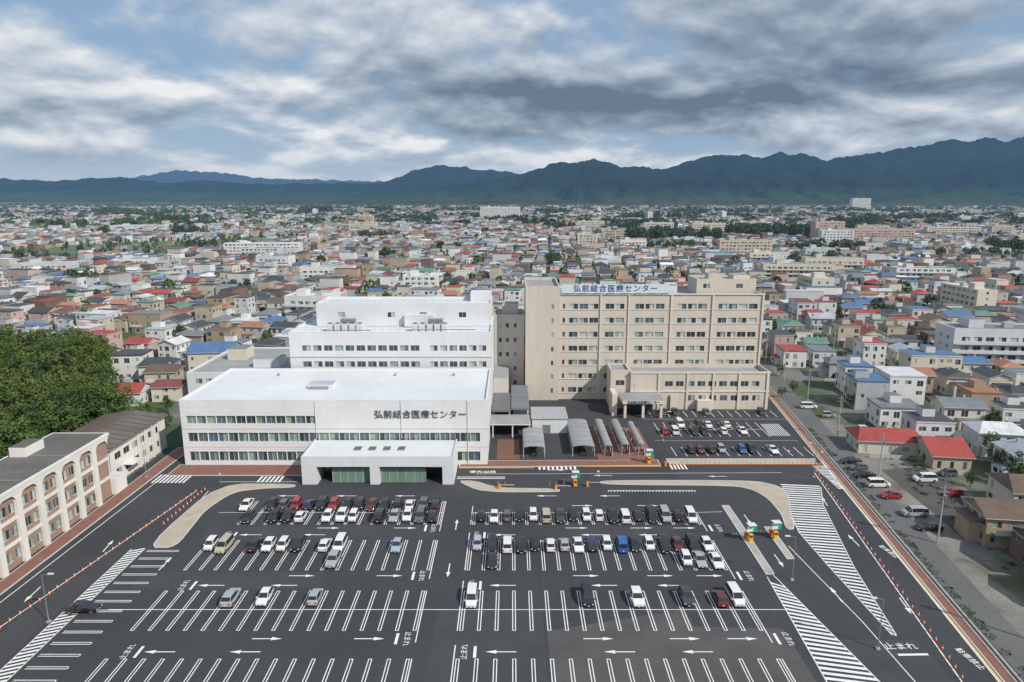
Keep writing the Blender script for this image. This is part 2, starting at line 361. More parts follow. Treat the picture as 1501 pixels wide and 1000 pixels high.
# ------------------------------------------------------------ cars
CARC={'k':(.014,.014,.016),'w':(.68,.68,.67),'s':(.33,.34,.36),'g':(.10,.105,.11),'r':(.33,.015,.02),'d':(.10,.014,.02),'b':(.015,.10,.34),'l':(.42,.36,.48),'n':(.02,.03,.075),'y':(.42,.37,.27),'c':(.28,.36,.44),'o':(.03,.045,.04)}
for k,c in CARC.items(): mat('carpaint_'+k,c,.3,0,coat=.6)
mat('car_glass',(.015,.02,.024),.05,0,spec=.9);mat('tyre',(.02,.02,.02),.85,0);mat('hub',(.35,.35,.36),.35,0,metal=.7);mat('lamp_red',(.45,.01,.01),.25,0);mat('lamp_clear',(.6,.62,.65),.15,0);mat('plate',(.7,.7,.65),.5,0);mat('car_trim',(.03,.03,.03),.6,0)
KIND={
'hatch':(1.69,[(2.0,.35,.66,.62,.58,.66,'h'),(1.85,.22,.80,.74,.70,.80,'h'),(1.0,.22,.845,.90,.74,.98,'w'),(.25,.22,.845,.95,.62,1.46,'r'),(-.45,.22,.845,.97,.63,1.51,'r'),(-1.3,.22,.84,1.0,.61,1.46,'w'),(-1.8,.22,.80,.98,.66,1.06,'h'),(-1.97,.35,.72,.72,.62,.80,'')]),
'kei':(1.48,[(1.7,.32,.62,.68,.56,.74,'h'),(1.6,.2,.70,.84,.62,.92,'h'),(1.15,.2,.735,.95,.66,1.04,'w'),(.6,.2,.735,1.0,.60,1.62,'r'),(-.4,.2,.735,1.02,.61,1.68,'r'),(-1.4,.2,.73,1.02,.60,1.64,'w'),(-1.62,.2,.71,.98,.64,1.05,'h'),(-1.69,.32,.66,.72,.60,.8,'')]),
'van':(1.72,[(2.35,.35,.70,.70,.62,.78,'h'),(2.2,.24,.80,.90,.74,1.0,'h'),(1.65,.24,.86,1.05,.76,1.15,'w'),(.95,.24,.86,1.10,.68,1.82,'r'),(0,.24,.86,1.10,.70,1.88,'r'),(-1.1,.24,.86,1.12,.70,1.88,'r'),(-2.05,.24,.85,1.12,.68,1.82,'w'),(-2.28,.24,.82,1.05,.74,1.12,'h'),(-2.34,.35,.76,.75,.68,.8,'')]),
'sedan':(1.75,[(2.3,.35,.70,.60,.60,.64,'h'),(2.15,.22,.82,.70,.74,.76,'h'),(1.05,.22,.875,.86,.78,.93,'w'),(.35,.22,.875,.92,.62,1.40,'r'),(-.4,.22,.875,.94,.63,1.44,'r'),(-1.0,.22,.87,.95,.61,1.38,'w'),(-1.6,.22,.86,.95,.76,1.02,'h'),(-2.15,.22,.82,.90,.72,.96,'h'),(-2.3,.35,.74,.7,.66,.74,'')]),
'suv':(1.8,[(2.2,.42,.72,.78,.64,.84,'h'),(2.05,.3,.84,.90,.76,.98,'h'),(1.15,.3,.90,1.03,.80,1.11,'w'),(.45,.3,.90,1.08,.68,1.62,'r'),(-.4,.3,.90,1.10,.70,1.67,'r'),(-1.5,.3,.89,1.12,.68,1.62,'w'),(-2.0,.3,.86,1.08,.74,1.16,'h'),(-2.15,.42,.78,.8,.70,.86,'')]),
}
cars={}
def car_mesh(kind,c):
    if (kind,c) in cars: return cars[(kind,c)]
    W,st=KIND[kind];b=MB();P='carpaint_'+c;G='car_glass'
    for s in st:
        x,zb,wb,zt,wr,zr,_=s
        b.v+=[(x,-wb+.08,zb),(x,-wb,zb+.22),(x,-wb,zt),(x,-wr,zr),(x,wr,zr),(x,wb,zt),(x,wb,zb+.22),(x,wb-.08,zb)]
    for i in range(len(st)-1):
        fl=st[i][6]
        for k in range(7):
            m=P
            if k in(2,4) and fl in'wr': m=G
            if k==3 and fl=='w': m=G
            b.f.append((i*8+k,i*8+k+1,(i+1)*8+k+1,(i+1)*8+k));b.m.append(b.mi(m))
    b.f.append(tuple(range(7,-1,-1)));b.m.append(b.mi(P));e=(len(st)-1)*8;b.f.append(tuple(range(e,e+8)));b.m.append(b.mi(P))
    me=b.mesh('tmp');bm=bmesh.new();bm.from_mesh(me)
    bmesh.ops.recalc_face_normals(bm,faces=bm.faces)
    bmesh.ops.bevel(bm,geom=[e for e in bm.edges if not e.is_boundary],offset=.035,segments=2,affect='EDGES',clamp_overlap=True)
    d=MB();d.names=b.names[:]
    bm.verts.index_update()
    d.v=[tuple(v.co) for v in bm.verts];d.f=[tuple(v.index for v in f.verts) for f in bm.faces];d.m=[f.material_index for f in bm.faces];bm.free()
    for s in st[3:-2]:
        x,zb,wb,zt,wr,zr,_=s
        for sg in(-1,1):
            d.poly([(x-.05,sg*(wb+.012),zt),(x+.05,sg*(wb+.012),zt),(x+.05,sg*(wr+.012),zr-.04),(x-.05,sg*(wr+.012),zr-.04)],'car_trim' if s is not st[3] else P)
    f=st[0];r=st[-1];Lf=f[0];Lr=r[0]
    for sg in(-1,1):
        d.box(Lf-.14,sg*.60-.14,f[3]-.12,Lf+.015,sg*.60+.14,f[3]+.02,'lamp_clear');d.box(Lr-.015,sg*.62-.12,r[3]-.1,Lr+.14,sg*.62+.12,r[3]+.12,'lamp_red')
        xm=st[2][0]-.15;d.box(xm-.08,sg*(W/2+.08)-.1,.98,xm+.08,sg*(W/2+.08)+.1,1.12,P)
        for xw in (Lf-.78,Lr+.72):
            y=sg*(W/2-.06);R=.31
            d.rod((xw,y-.11,R),(xw,y+.11,R),R,'tyre',14);d.rod((xw,y+sg*.112,R),(xw,y+sg*.122,R),R*.62,'hub',10)
            d.rod((xw,sg*(W/2-.05),R+.03),(xw,sg*(W/2+.004),R+.03),R+.07,'car_trim',14)
    d.box(Lf-.1,-.42,.34,Lf+.012,.42,.5,'car_trim');d.box(Lf,-.17,.36,Lf+.025,.17,.46,'plate');d.box(Lr-.02,-.17,.55,Lr+.02,.17,.66,'plate')
    m2=d.mesh('car_'+kind);cars[(kind,c)]=m2;return m2
KR=['hatch','kei','kei','van','sedan','suv','hatch','kei']
def car(x,y,c,face='v',kind=None):
    kind=kind or random.choice(KR);a={'v':random.choice([math.pi/2,-math.pi/2,-math.pi/2]),'h':random.choice([0,math.pi])}.get(face,face)
    nm='parked_van' if kind=='van' else 'parked_car'
    inst(nm,car_mesh(kind,c),(x+random.uniform(-.15,.15),y+random.uniform(-.3,.3),.01),a+random.uniform(-.03,.03))
def LX(i): return XL0-2.5*(i+.5)
def RX(j): return XR0+2.5*(j+.5)
for i,c in zip([0,1,2,3,4,5,6,7,8,9,10,11,12,13,15],'kgwkkdkkrknrgkw'): car(LX(i),125.4,c)
for i,c in zip([0,1,2,3,4,6,7,8,10,11,12,14],'kgwskwwwwkkk'): car(LX(i),120.5,c)
for i,c,k in ((2,'c','hatch'),(6,'w','van'),(7,'w','hatch'),(9,'k','suv'),(10,'w','kei'),(11,'w','hatch'),(12,'k','sedan'),(14,'y','van'),(15,'w','kei')): car(LX(i),109.4,c,'v',k)
car(LX(6),104.4,'s','v','suv')
for i,c,k in ((11,'s','suv'),(9,'w','hatch'),(6,'s','hatch')): car(LX(i),93.4,c,'v',k)
for j,c in enumerate('kwgkwyokwwkwkkskw'): car(RX(j),120.4,c)
for j,c in enumerate('lkwkkwswnwbkwkdkw'): car(RX(j),109.4,c)
for j,c in ((1,'k'),(14,'w'),(15,'s'),(16,'w')): car(RX(j),104.4,c)
for j,c,k in ((0,'w','van'),(7,'k','van'),(10,'w','suv'),(13,'o','suv'),(15,'d','hatch'),(16,'w','van')): car(RX(j),93.4,c,'v',k)
car(-63.5,90.6,'k',0.05,'sedan')
for x,c in ((43,'k'),(46,'k'),(55,'g'),(70.5,'k')): car(x,184.8,c)
for x,c in ((45,'w'),(49.8,'k'),(52.3,'w'),(57,'w')): car(x,174,c)
for x,c in ((42.2,'w'),(39.7,'r'),(47.3,'k'),(54.8,'w'),(59.8,'w'),(49.8,'k')): car(x,168.8,c)
for x,c in ((42.8,'k'),(45.3,'d'),(47.8,'k'),(55.3,'b'),(57.8,'k'),(62.8,'w'),(50.3,'s')): car(x,155.5,c)
for x,y,c,k in ((78,148.4,'k','sedan'),(78,144.5,'g','hatch'),(77,140,'k','sedan'),(77.6,135,'w','van'),(77.2,129.3,'r','hatch'),(89,138,'w','van'),(90.5,131,'r','hatch'),(77.5,121.5,'s','van'),(76.8,116,'k','sedan'),(96,141,'g','kei'),(92,170,'w','kei'),(88,182,'s','kei'),(86,190,'w','van')): car(x,y,c,'h',k)
# ------------------------------------------------------------ front white building
WF=['glass_blue','glass_blue','glass_green','glass_dark','curtain2']
b=MB();X0,X1,Y0,Y1=-74.8,-5.6,147.2,176
def band(u0,u1,z0,z1,p=2.3): 
    n=max(1,round((u1-u0)/p));return [(u0+(u1-u0)*k/n+.06,u0+(u1-u0)*(k+1)/n-.06,z0,z1,2) for k in range(n)]
fw=band(1.2,30.4,9.9,11.7)+band(1.2,67.6,5.6,7.7)+band(1.2,30,1.0,3.2)+band(62,67.6,1.0,3.2)
block(b,X0,Y0,X1,Y1,0,15.5,'white_wall','white_roof',front=fw,right=band(3,26,5.6,7.4)+band(3,26,1,3),left=band(3,26,9.9,11.4)+band(3,26,5.6,7.4)+band(3,26,1,3),glass=WF,par=.5,rec=.35)
for z in (4.3,8.6): b.box(X0-.02,Y0-.06,z,X1+.02,Y0-.003,z+.12,'frame')
for x in (-44.3,-25,-10): b.cyl(x,Y0-.12,0 if x>-12 else 6.4,15.3,.07,.07,'steel_white',6)
b.box(-49,158,15.0,-43,162,16.0,'white_wall_back','metal_roof_silver');b.box(-48.5,157.2,15.0,-44,157.9,15.6,'metal')
for x in (-60,-30,-15): b.cyl(x,170,15.0,15.7,.3,.3,'metal')
b.obj('clinic_building')
text('building_sign','弘前総合医療センター',2.05,(-20.6,Y0-.15,12.0),(math.pi/2,0,0),'letter_dark',ext=.06,spacing=1.05,bold=.0)
b=MB();x0,x1,y0,y1=-44.7,-12.4,136.2,147.2-.1
b.box(x0,y0,4.0,x1,y1,6.0,'white_wall_back','white_roof')
b.box(x0,y0,0,x0+3.2,y1,4.0,'white_wall_back');b.box(x1-2.4,y0,0,x1,y1,4.0,'white_wall_back')
b.box(-30.2,y0,0,-28.2,y0+2,4,'white_wall_back')
b.box(x0+6.2,y0+1.2,.0,-30.2,y0+1.35,3.2,'glass_green');b.box(-28.2,y0+1.2,0,-18.4,y0+1.35,3.2,'glass_green')
for k in range(6): 
    b.box(x0+6.2+k*1.6,y0+1.1,0,x0+6.28+k*1.6,y0+1.19,3.2,'frame');b.box(-28.1+k*1.75,y0+1.1,0,-28.02+k*1.75,y0+1.19,3.2,'frame')
b.box(x0+3.3,y0+5,0,x1-2.5,y0+5.1,3.9,'glass_dark')
for k in range(4): b.box(-34.5+k*3.2,140.5,6.0,-33+k*3.2,142.5,6.25,'metal','glass_dark')
for s in ((x0,y0,x1,y0+.3),(x0,y0+.3,x0+.3,y1),(x1-.3,y0+.3,x1,y1)): b.box(s[0]-.002,s[1]-.002,6.0,s[2]+.002,s[3],6.3,'white_wall_back')
b.obj('entrance_canopy')
# back white building
b=MB()
fr_=[]
for z in (1,6,10.5,15.4,19.8): fr_+=row(2,36,2.9,2.3,z,z+1.5)
for z in (15.4,19.8): fr_+=[(37.5+k*2.6,39.5+k*2.6,z,z+1.5) for k in range(0,6)]
block(b,-59.4,178,-5.5,203,0,25,'white_wall_back','white_roof',front=fr_,left=row(2,23,4,2.2,19.8,21.3)+row(2,23,4,2.2,15.4,16.9),rec=.25)
b.box(-59.45,177.8,18.1,-5.5,177.997,18.3,'frame')
block(b,-54.9,189,-5.8,202,24.5,31,'white_wall_back','white_roof',front=[(6,8,27,28.4),(20,22,27,28.4),(29,31,27,28.4),(40,42,27,28.4)])
b.box(-30,187.5,24.6,-22,188.9,28,'white_wall_back');b.box(-12,196,30.4,-6,201,33,'white_wall_back')
railing(b,[(-59,178.2),(-5.7,178.2)],25);railing(b,[(-54.7,189.2),(-6,189.2)],31,.9)
for x in list(range(-50,-41,2))+list(range(-27,-18,2)):
    b.box(x,181,24.3,x+1.5,183,26.6,'steel_white','metal');b.cyl(x+.75,182,26.6,26.7,.5,.5,'dark',10)
for x in (-47,-23): b.box(x,184,24.3,x+4,186,27.3,'metal')
b.rod((-50,180,25),(-38,180,25),.15,'metal');b.rod((-27,180,25.2),(-10,180,25.2),.15,'metal')
b.obj('ward_building')
b=MB();block(b,-97,197,-60,232,0,9,'white_wall_back','grey_roof',front=row(2,35,3,2,5.5,7)+row(2,35,3,2,1.5,3),left=row(2,33,3,2,5.5,7))
block(b,-84,179,-60,196.5,0,6.5,'white_wall_back','white_roof',left=row(1,16,3,1.8,3,4.5));b.box(-80,205,8.3,-72,212,11,'white_wall_back','grey_roof');b.box(-92,215,8.3,-86,222,12,'w_cream','r_grey')
for k in range(5): b.box(-70+k*1.8,208,8.3,-68.8+k*1.8,209.5,10,'steel_white')
b.obj('hospital_annex')
b=MB();block(b,-74,234,-58,262,0,12,'white_wall_back','grey_roof',front=row(1,15,3,2,8,9.5),left=row(1,27,3,2,8,9.5));b.obj('hospital_annex')
# link building
b=MB();lw=[]
for z in (3,7.5,12,16.5,21): lw+=[(1.4,2.3,z,z+1.3,1),(3.6,4.5,z,z+1.3,1),(6,6.9,z,z+1.3,1)]
block(b,-5.45,205,3.6,216,0,25,'link_wall','grey_roof',front=lw);b.box(-5.4,190,0,-1,204.9,9,'link_wall','grey_roof');b.box(-3,207,24.3,2,212,28,'link_wall','grey_roof')
b.obj('link_building')
# tall beige building
b=MB();tw=[]
zs=[3.0,7.3,11.55,15.8,20.05,24.3,28.5]
for z in zs:
    tw+=[(1.0,1.7,z-.75,z+.75,1)]
    for a,c in ((2.6,11.8),(12.6,20.2),(20.8,32.6),(33.4,45.0),(45.6,59.8)):
        tw+=row(a,c,3.0,2.5,z-.8,z+.75)
sw=[]
for z in zs: sw+=[(3,4.4,z-.7,z+.7),(12,13.4,z-.7,z+.7)]
block(b,14,199.2,74.4,220,0,32,'beige_wall','grey_roof',front=tw,right=sw,rec=.22,par=.9,glass=['glass_dark','glass_dark','curtain','curtain','curtain2','glass_blue'])
for z in zs: b.box(14.05,199.05,z-1.05,74.4,199.195,z-.85,'beige_trim')
for x in (26.2,34.5,47,59.2,73.9): b.box(x-.22,198.85,0,x+.22,199.04,32,'beige_trim')
block(b,4,198,13.998,221,0,34.6,'beige_wall_plain','grey_roof',front=[(7.6,8.3,z-.7,z+.7,1) for z in zs],par=.9)
b.box(13.9,198.9,31.9,74.5,199.19,32.3,'beige_trim')
block(b,56,206,74,217,31.05,35.8,'beige_wall_plain','grey_roof',front=[(2,4,33,34.3),(12,14,33,34.3)]);b.box(60,208,35.1,64,212,37.2,'beige_wall_plain','grey_roof');b.box(68,209,35.1,73,215,36.6,'beige_trim','grey_roof')
for k in range(7): b.box(48-k*4.2,207,31.0,50.4-k*4.2,210,33.6,'steel_white','metal')
railing(b,[(14.3,199.5),(74.1,199.5),(74.1,219.6)],32,1.0)
b.cyl(66,212,36,44,.08,.04,'metal');b.cyl(9,215,33.6,40,.08,.04,'metal')
pw_=row(8,38.8,3.1,2.2,6.9,8.4)+row(15,38.8,3.1,2.0,2.6,4.2)
block(b,34,189,73.8,198.7,0,11.2,'beige_wall_plain','grey_roof',front=pw_,right=row(.5,9,3,1.6,6.8,8.3),par=1.1)
b.box(33.9,188.8,5.2,73.9,188.997,5.6,'beige_trim');b.box(33.9,188.8,10.7,73.9,188.997,11.25,'beige_trim')
for x in (41.8,50,57.4,64.8,72.9): b.box(x,188.7,0,x+.6,188.79,11,'beige_trim')
block(b,28.4,190,33.95,198.7,0,11.4,'beige_wall_plain','grey_roof',front=[(1.5,4,6.9,8.4)])
b.box(45.5,188.3,0,47.7,188.69,4.6,'beige_trim');b.box(53,187,0,57,188.69,3.2,'beige_trim')
b.box(30.5,180.5,4.2,42,188.79,5.1,'beige_trim','grey_roof')
for x in (31,36,41): b.box(x,181,0,x+.7,181.7,4.2,'beige_trim')
b.box(33,186,0,40,188.6,4.1,'glass_dark');b.box(28,183,0,29.4,189,6.3,'beige_trim')
b.obj('hospital_building')
b=MB();b.box(14.6,198.55,32.5,46,198.8,35.1,'sign_board');
for x in range(16,46,4): b.box(x,198.81,32,x+.15,199.4,35,'metal')
b.obj('rooftop_sign_board')
text('rooftop_sign_lettering','弘前総合医療センター',2.25,(30.3,198.5,33.75),(math.pi/2,0,0),'sign_blue',ext=.03,spacing=1.22,bold=.01)
text('wall_lettering','弘前総合医療センター',.9,(36.3,180.4,4.65),(math.pi/2,0,0),'sign_blue',ext=.03)
# walkway roofs
b=MB();b.box(-5.4,173,4.3,-.3,189.8,4.7,'metal_roof_dark');b.box(-.2,174,4.6,4.6,197,5,'r_grey')
for k in range(9): b.box(-.2,175+k*2.5,5.0,4.6,175.12+k*2.5,5.1,'metal')
for k in range(7): b.box(-5.4,174.5+k*2.3,4.7,-.3,174.62+k*2.3,4.78,'metal')
for y in (174.5,181,188): 
    for x in (-5,-.8,4.2): b.box(x,y,0,x+.25,y+.25,4.3,'steel_white')
b.box(-5.5,165,3.4,4.8,172.8,3.7,'white_wall_back','grey_roof')
for x in (-5,0,4.3): b.box(x,165.2,0,x+.3,165.5,3.4,'steel_white')
b.obj('covered_walkway')
b=MB();b.box(5.2,168.6,0,14.3,178,3.9,'white_wall_back');b.box(5,168.3,3.9,14.5,178.2,4.15,'metal_roof_silver')
for k in range(16): b.box(5.2+k*.6,168.35,4.15,5.27+k*.6,178.1,4.22,'metal')
b.box(8,168.5,0,10,168.597,2.3,'metal');b.obj('storage_shed')
def shelter(x0,x1,y0,y1):
    b=MB();n=8;R=(x1-x0)/2;cx=(x0+x1)/2
    pr=[(cx-R*math.cos(math.pi*k/n),2.3+.55*math.sin(math.pi*k/n)) for k in range(n+1)]
    for a,c in zip(pr,pr[1:]):
        b.poly([(a[0],y0,a[1]),(c[0],y0,c[1]),(c[0],y1,c[1]),(a[0],y1,a[1])],'grey_roof')
        b.poly([(a[0],y1,a[1]-.06),(c[0],y1,c[1]-.06),(c[0],y0,c[1]-.06),(a[0],y0,a[1]-.06)],'metal')
    for k in range(int((y1-y0)/3)+1):
        y=y0+.2+k*(y1-y0-.4)/int((y1-y0)/3)
        for x in (x0+.1,x1-.1): b.rod((x,y,0),(x,y,2.3),.06,'steel_white')
        for a,c in zip(pr,pr[1:]): b.rod((a[0],y,a[1]+.03),(c[0],y,c[1]+.03),.05,'metal',4)
    for k in range(int((y1-y0)/.6)):
        y=y0+.4+k*.6
        if random.random()<.65:
            for dx in (-.5,.5): b.rod((cx+dx,y-.02,.33),(cx+dx,y+.02,.33),.33,'tyre',10)
            b.rod((cx-.5,y,.35),(cx+.1,y,.8),.03,'metal',4);b.rod((cx+.1,y,.8),(cx+.5,y,.35),.03,'red_sign',4);b.rod((cx-.35,y-.2,1),(cx-.35,y+.2,1),.03,'dark',4)
    b.obj('bicycle_shelter')
shelter(2.6,7.8,151.5,165);shelter(14.2,19.6,152,172);shelter(21.8,23.8,152,172);shelter(26,28,153,172);shelter(30,31.6,153,170)
sheet('brick_yard',[(20.2,150.5),(33.5,150.5),(33.5,173),(20.2,173)],.016,'brick_pavement')
sheet('brown_yard',[(-3.6,150.5),(1.8,150.5),(1.8,164),(-3.6,164)],.016,'wood_brown')
# ------------------------------------------------------------ left school buildings
b=MB();XF=-82.3
y0,y1=48,131
wall(b,(XF,y0),(XF,y1),0,13,[(u+o,u+o+1.5,z,z+1.7) for u in [1.2+5.2*k for k in range(15)] for o in (.3,2.3) for z in (1.2,5.2,9.1)],'brown_panel',rec=.2)
b.box(-92.6,y0,0,XF-.3,y1,12.9,'school_white')
b.box(XF-.29,y1-.2,0,XF-.001,y1+.02,12.9,'school_white')
for k in range(17):
    y=y0+.2+5.2*k
    if y+.9<y1+.8: b.box(XF+.003,y-.6,0,XF+.55,min(y+.6,y1),12.2,'school_white')
b.box(XF+.003,y0,12.2,XF+.6,y1,13.3,'school_white')
for z in (4.1,8.1): b.box(XF+.003,y0,z-.3,XF+.25,y1,z+.3,'school_white')
for k in range(16):
    ya=y0+.75+5.2*k;yb=ya+4.1;n=8
    prev=None
    for i in range(n+1):
        t=i/n;yy=ya+(yb-ya)*t;zz=11.1+1.1*math.sqrt(max(0,1-(2*t-1)**2))
        if prev: b.poly([(XF+.5,prev[0],prev[1]),(XF+.5,yy,zz),(XF+.5,yy,12.21),(XF+.5,prev[0],12.21)],'school_white')
        prev=(yy,zz)
b.box(-93,y0,12.9,XF+.7,y1+.4,13.35,'school_white');b.poly([(-92.6,y0,13.36),(XF+.2,y0,13.36),(XF+.2,y1,13.36),(-92.6,y1,13.36)],'school_roof')
for k in range(7): b.box(-92.3,51+k*11.3,13.37,-82.6,51.15+k*11.3,13.43,'grey_roof')
for y in (60,84,108): b.cyl(-88,y,13.37,14.3,.3,.3,'metal')
b.box(-92,118,13.37,-89,123,15.2,'school_white','school_roof')
b.obj('school_building')
b=MB();wall(b,(-84.7,135.5),(-84.7,158.8),0,8,row(1,22,3.4,2.4,5,6.5)+row(1,22,3.4,2.2,1.5,3),'school_white')
b.box(-99,135.5,0,-84.95,158.8,7.9,'school_white')
b.poly([(-84,135,8.1),(-84,159.4,8.1),(-91.8,159.4,9.3),(-91.8,135,9.3)],'r_brown');b.poly([(-91.8,135,9.3),(-91.8,159.4,9.3),(-99.6,159.4,8.1),(-99.6,135,8.1)],'r_brown')
b.poly([(-84,135,8.1),(-91.8,135,9.3),(-99.6,135,8.1)],'school_white');b.poly([(-84,135,8.0),(-99.6,135,8.0),(-99.6,159.4,8.0),(-84,159.4,8.0)],'school_white')
for k in range(9): 
    b.poly([(-84.3,136+k*2.55,8.2),(-84.3,138.2+k*2.55,8.2),(-91.3,138.2+k*2.55,9.28),(-91.3,136+k*2.55,9.28)],'school_roof')
b.box(-86,131.2,0,-81.5,135.3,3.4,'school_white','r_white');b.box(-92,131.1,0,-86.1,135.4,10,'school_white','r_grey')
b.box(-84.65,140,2.9,-82.5,144,3.1,'school_white')
for k in range(4): b.box(-84.6,146+k*3,.0,-84.2,146.3+k*3,7.9,'school_white')
b.obj('school_gymnasium')
# ------------------------------------------------------------ houses
def house(x,y,rot,w,d,h,wm,rm,inset=0,r=None,name='house',flat=False,ext=True):
    b=MB();fl=max(1,round(h/2.9));fh=h/fl
    def wins(L_):
        o=[];n=max(1,int(L_/2.6))
        for f in range(fl):
            for k in range(n):
                if random.random()<.72:
                    ww=random.choice([.8,1.5,1.7]);c=L_*(k+.5)/n;z=f*fh
                    o.append((c-ww/2,c+ww/2,z+(.9 if random.random()<.6 else .3),z+2.0))
        return o
    W,D=w/2,d/2
    for p,q in (((-W,-D),(W,-D)),((W,-D),(W,D)),((W,D),(-W,D)),((-W,D),(-W,-D))):
        L_=math.hypot(q[0]-p[0],q[1]-p[1]);wall(b,p,q,0,h,wins(L_),wm,.07)
    o=.55;r=r or d*.2
    if flat:
        b.box(-W-.15,-D-.15,h,W+.15,D+.15,h+.35,wm if random.random()<.5 else rm,rm)
        if random.random()<.4: b.box(-1.5,0,h+.34,1.5,D-.5,h+2.3,wm,rm)
    else:
        ex=W+o;ey=D+o;rx=ex*(1-inset);z0=h-.12;t=.16
        A=[(-ex,-ey,z0),(ex,-ey,z0),(ex,ey,z0),(-ex,ey,z0)];R=[(-rx,0,h+r),(rx,0,h+r)]
        up=lambda p:(p[0],p[1],p[2]+t)
        b.poly([up(A[0]),up(A[1]),up(R[1]),up(R[0])],rm);b.poly([up(A[2]),up(A[3]),up(R[0]),up(R[1])],rm)
        if inset>0:
            b.poly([up(A[1]),up(A[2]),up(R[1])],rm);b.poly([up(A[3]),up(A[0]),up(R[0])],rm)
        else:
            for s in(-1,1):
                b.poly([(s*W,-D,h-.01),(s*W,D,h-.01),(s*W,0,h+r-.1)],wm)
                b.poly([(s*ex,-ey,z0),(s*ex,0,h+r),(s*ex,0,h+r+t),(s*ex,-ey,z0+t)],'frame');b.poly([(s*ex,ey,z0),(s*ex,0,h+r),(s*ex,0,h+r+t),(s*ex,ey,z0+t)],'frame')
            b.poly([A[0],A[1],R[1],R[0]],wm);b.poly([A[2],A[3],R[0],R[1]],wm)
        for i in range(4): b.poly([A[i],A[(i+1)%4],up(A[(i+1)%4]),up(A[i])],'frame')
        if inset>0: b.poly([A[3],A[2],A[1],A[0]],wm)
        if random.random()<.5: b.box(W*.3,-.4+D*.3,h,W*.3+.5,.1+D*.3,h+r+.5,'w_grey')
    if ext:
        s=random.choice([-1,1]);e0=random.uniform(-W,0);e1=e0+w*.5;dd=random.uniform(1.3,2.3);hh=2.7
        ya,yb=(-D-dd,-D-.01) if s<0 else (D+.01,D+dd)
        b.box(e0,ya,0,e1,yb,hh,wm);b.box(e0-.25,ya-.25 if s<0 else ya+.02,hh,e1+.25,yb if s<0 else yb+.25,hh+.15,rm)
        yy=ya-.01 if s<0 else yb+.01
        b.poly([(e0+.5,yy,0),(e0+1.4,yy,0),(e0+1.4,yy,2.1),(e0+.5,yy,2.1)],'w_brown')
        b.poly([(e0+2,yy,.9),(min(e1-.2,e0+3.6),yy,.9),(min(e1-.2,e0+3.6),yy,2),(e0+2,yy,2)],'glass_dark')
    if fl>1 and random.random()<.4:
        b.box(-W*.8,-D-1.1,fh-.1,-W*.1,-D-.02,fh,wm);b.box(-W*.8,-D-1.1,fh,-W*.1,-D-1.03,fh+1,'w_lgrey')
    if not flat and random.random()<.35:
        b.box(-W-2.01,-D*.6,0,-W-.01,D*.6,h*.72,wm);b.box(-W-2.4,-D*.6-.4,h*.72,-W-.03,D*.6+.4,h*.72+.18,rm)
    if ext and random.random()<.5:
        b.box(-6,-D-2.9,0,2.5,-D-2.75,1.0,'w_grey')
    if ext and random.random()<.25:
        b.box(W+.5,-1.5,0,W+2.6,1.2,2.2,random.choice(['w_lgrey','w_beige','w_grey']),'r_grey')
    return b.obj(name,(x,y,0),rot)
WK=['w_white']*6+['w_cream']*5+['w_beige']*4+['w_grey']*3+['w_tan']*2+['w_lgrey']*6+['w_brown']*2+['w_pink']
RK=['r_red']*4+['r_dred']*3+['r_blue']*4+['r_brown']*6+['r_dark']*9+['r_grey']*7+['r_silver']*4+['r_green']*2+['r_white']*3+['r_orange']*2
manual=[
(91,158,-.14,15,9,3.2,'w_cream','r_red',.25,0),(99.5,150,-.14,8,12,3.2,'w_beige','r_red',0,0),(88,113,-.14,9.5,8,5.6,'w_tan','r_brown',.0,0),(89,102,-.14,9,9,5.2,'w_brown','r_dred',0,0),(100,124,-.14,9,9,5.5,'w_cream','r_brown',.3,0),
(115,196,-.1,10,11,9.3,'w_white','r_white',0,1),(103,176,-.1,11,9,5.6,'w_white','r_grey',0,1),(104,163,-.1,9,8,6,'w_lgrey','r_dark',0,1),
(-116,196,.1,13,9,4,'w_white','r_red',0,0),(-104,200,.1,8,7,4.5,'w_cream','r_dred',.2,0),(-129,226,.1,10,9,8.2,'w_white','r_dark',0,1),(-118,222,.1,10,9,5.8,'w_lgrey','r_dark',.3,0),(-106,238,.1,15,12,7,'w_cream','r_blue',.0,0),(-112,213,.1,9,8,5.8,'w_beige','r_brown',.2,0),
(98,90,-.14,10,9,5.8,'w_beige','r_dark',.3,0),(104,108,-.14,10,9,5.8,'w_white','r_brown',.3,0),(86,92,-.14,8,8,5,'w_cream','r_brown',0,0),
]
for h_ in manual:
    house(h_[0],h_[1],h_[2],h_[3],h_[4],h_[5],h_[6],h_[7],h_[8],flat=bool(h_[9]))
def slab(name,x,y,rot,w,d,h,wm,rm='r_grey',pitch=4,band_=False):
    b=MB();fl=max(1,int(h/3.2));fw=[];swn=[]
    for f in range(fl):
        z=f*3.2+.9
        fw+= row(1,w-1,pitch,pitch*.68,z,z+1.5);swn+=row(1,d-1,5,1.4,z,z+1.3)
    block(b,-w/2,-d/2,w/2,d/2,0,h,wm,rm,front=fw,back=fw,right=swn,left=swn,rec=.25,par=.5)
    b.box(-w*.3,-d*.2,h-.45,-w*.3+min(5,w*.2),d*.3,h+2.6,wm,rm);b.box(w*.1,-1,h-.45,w*.1+3,1,h+1.4,'w_grey')
    for f in range(1,fl):
        if band_: b.box(-w/2,-d/2-1.2,f*3.2-.15,w/2,-d/2-.01,f*3.2,wm);b.box(-w/2,-d/2-1.2,f*3.2,w/2,-d/2-1.1,f*3.2+.9,wm)
    return b.obj(name,(x,y,0),rot)
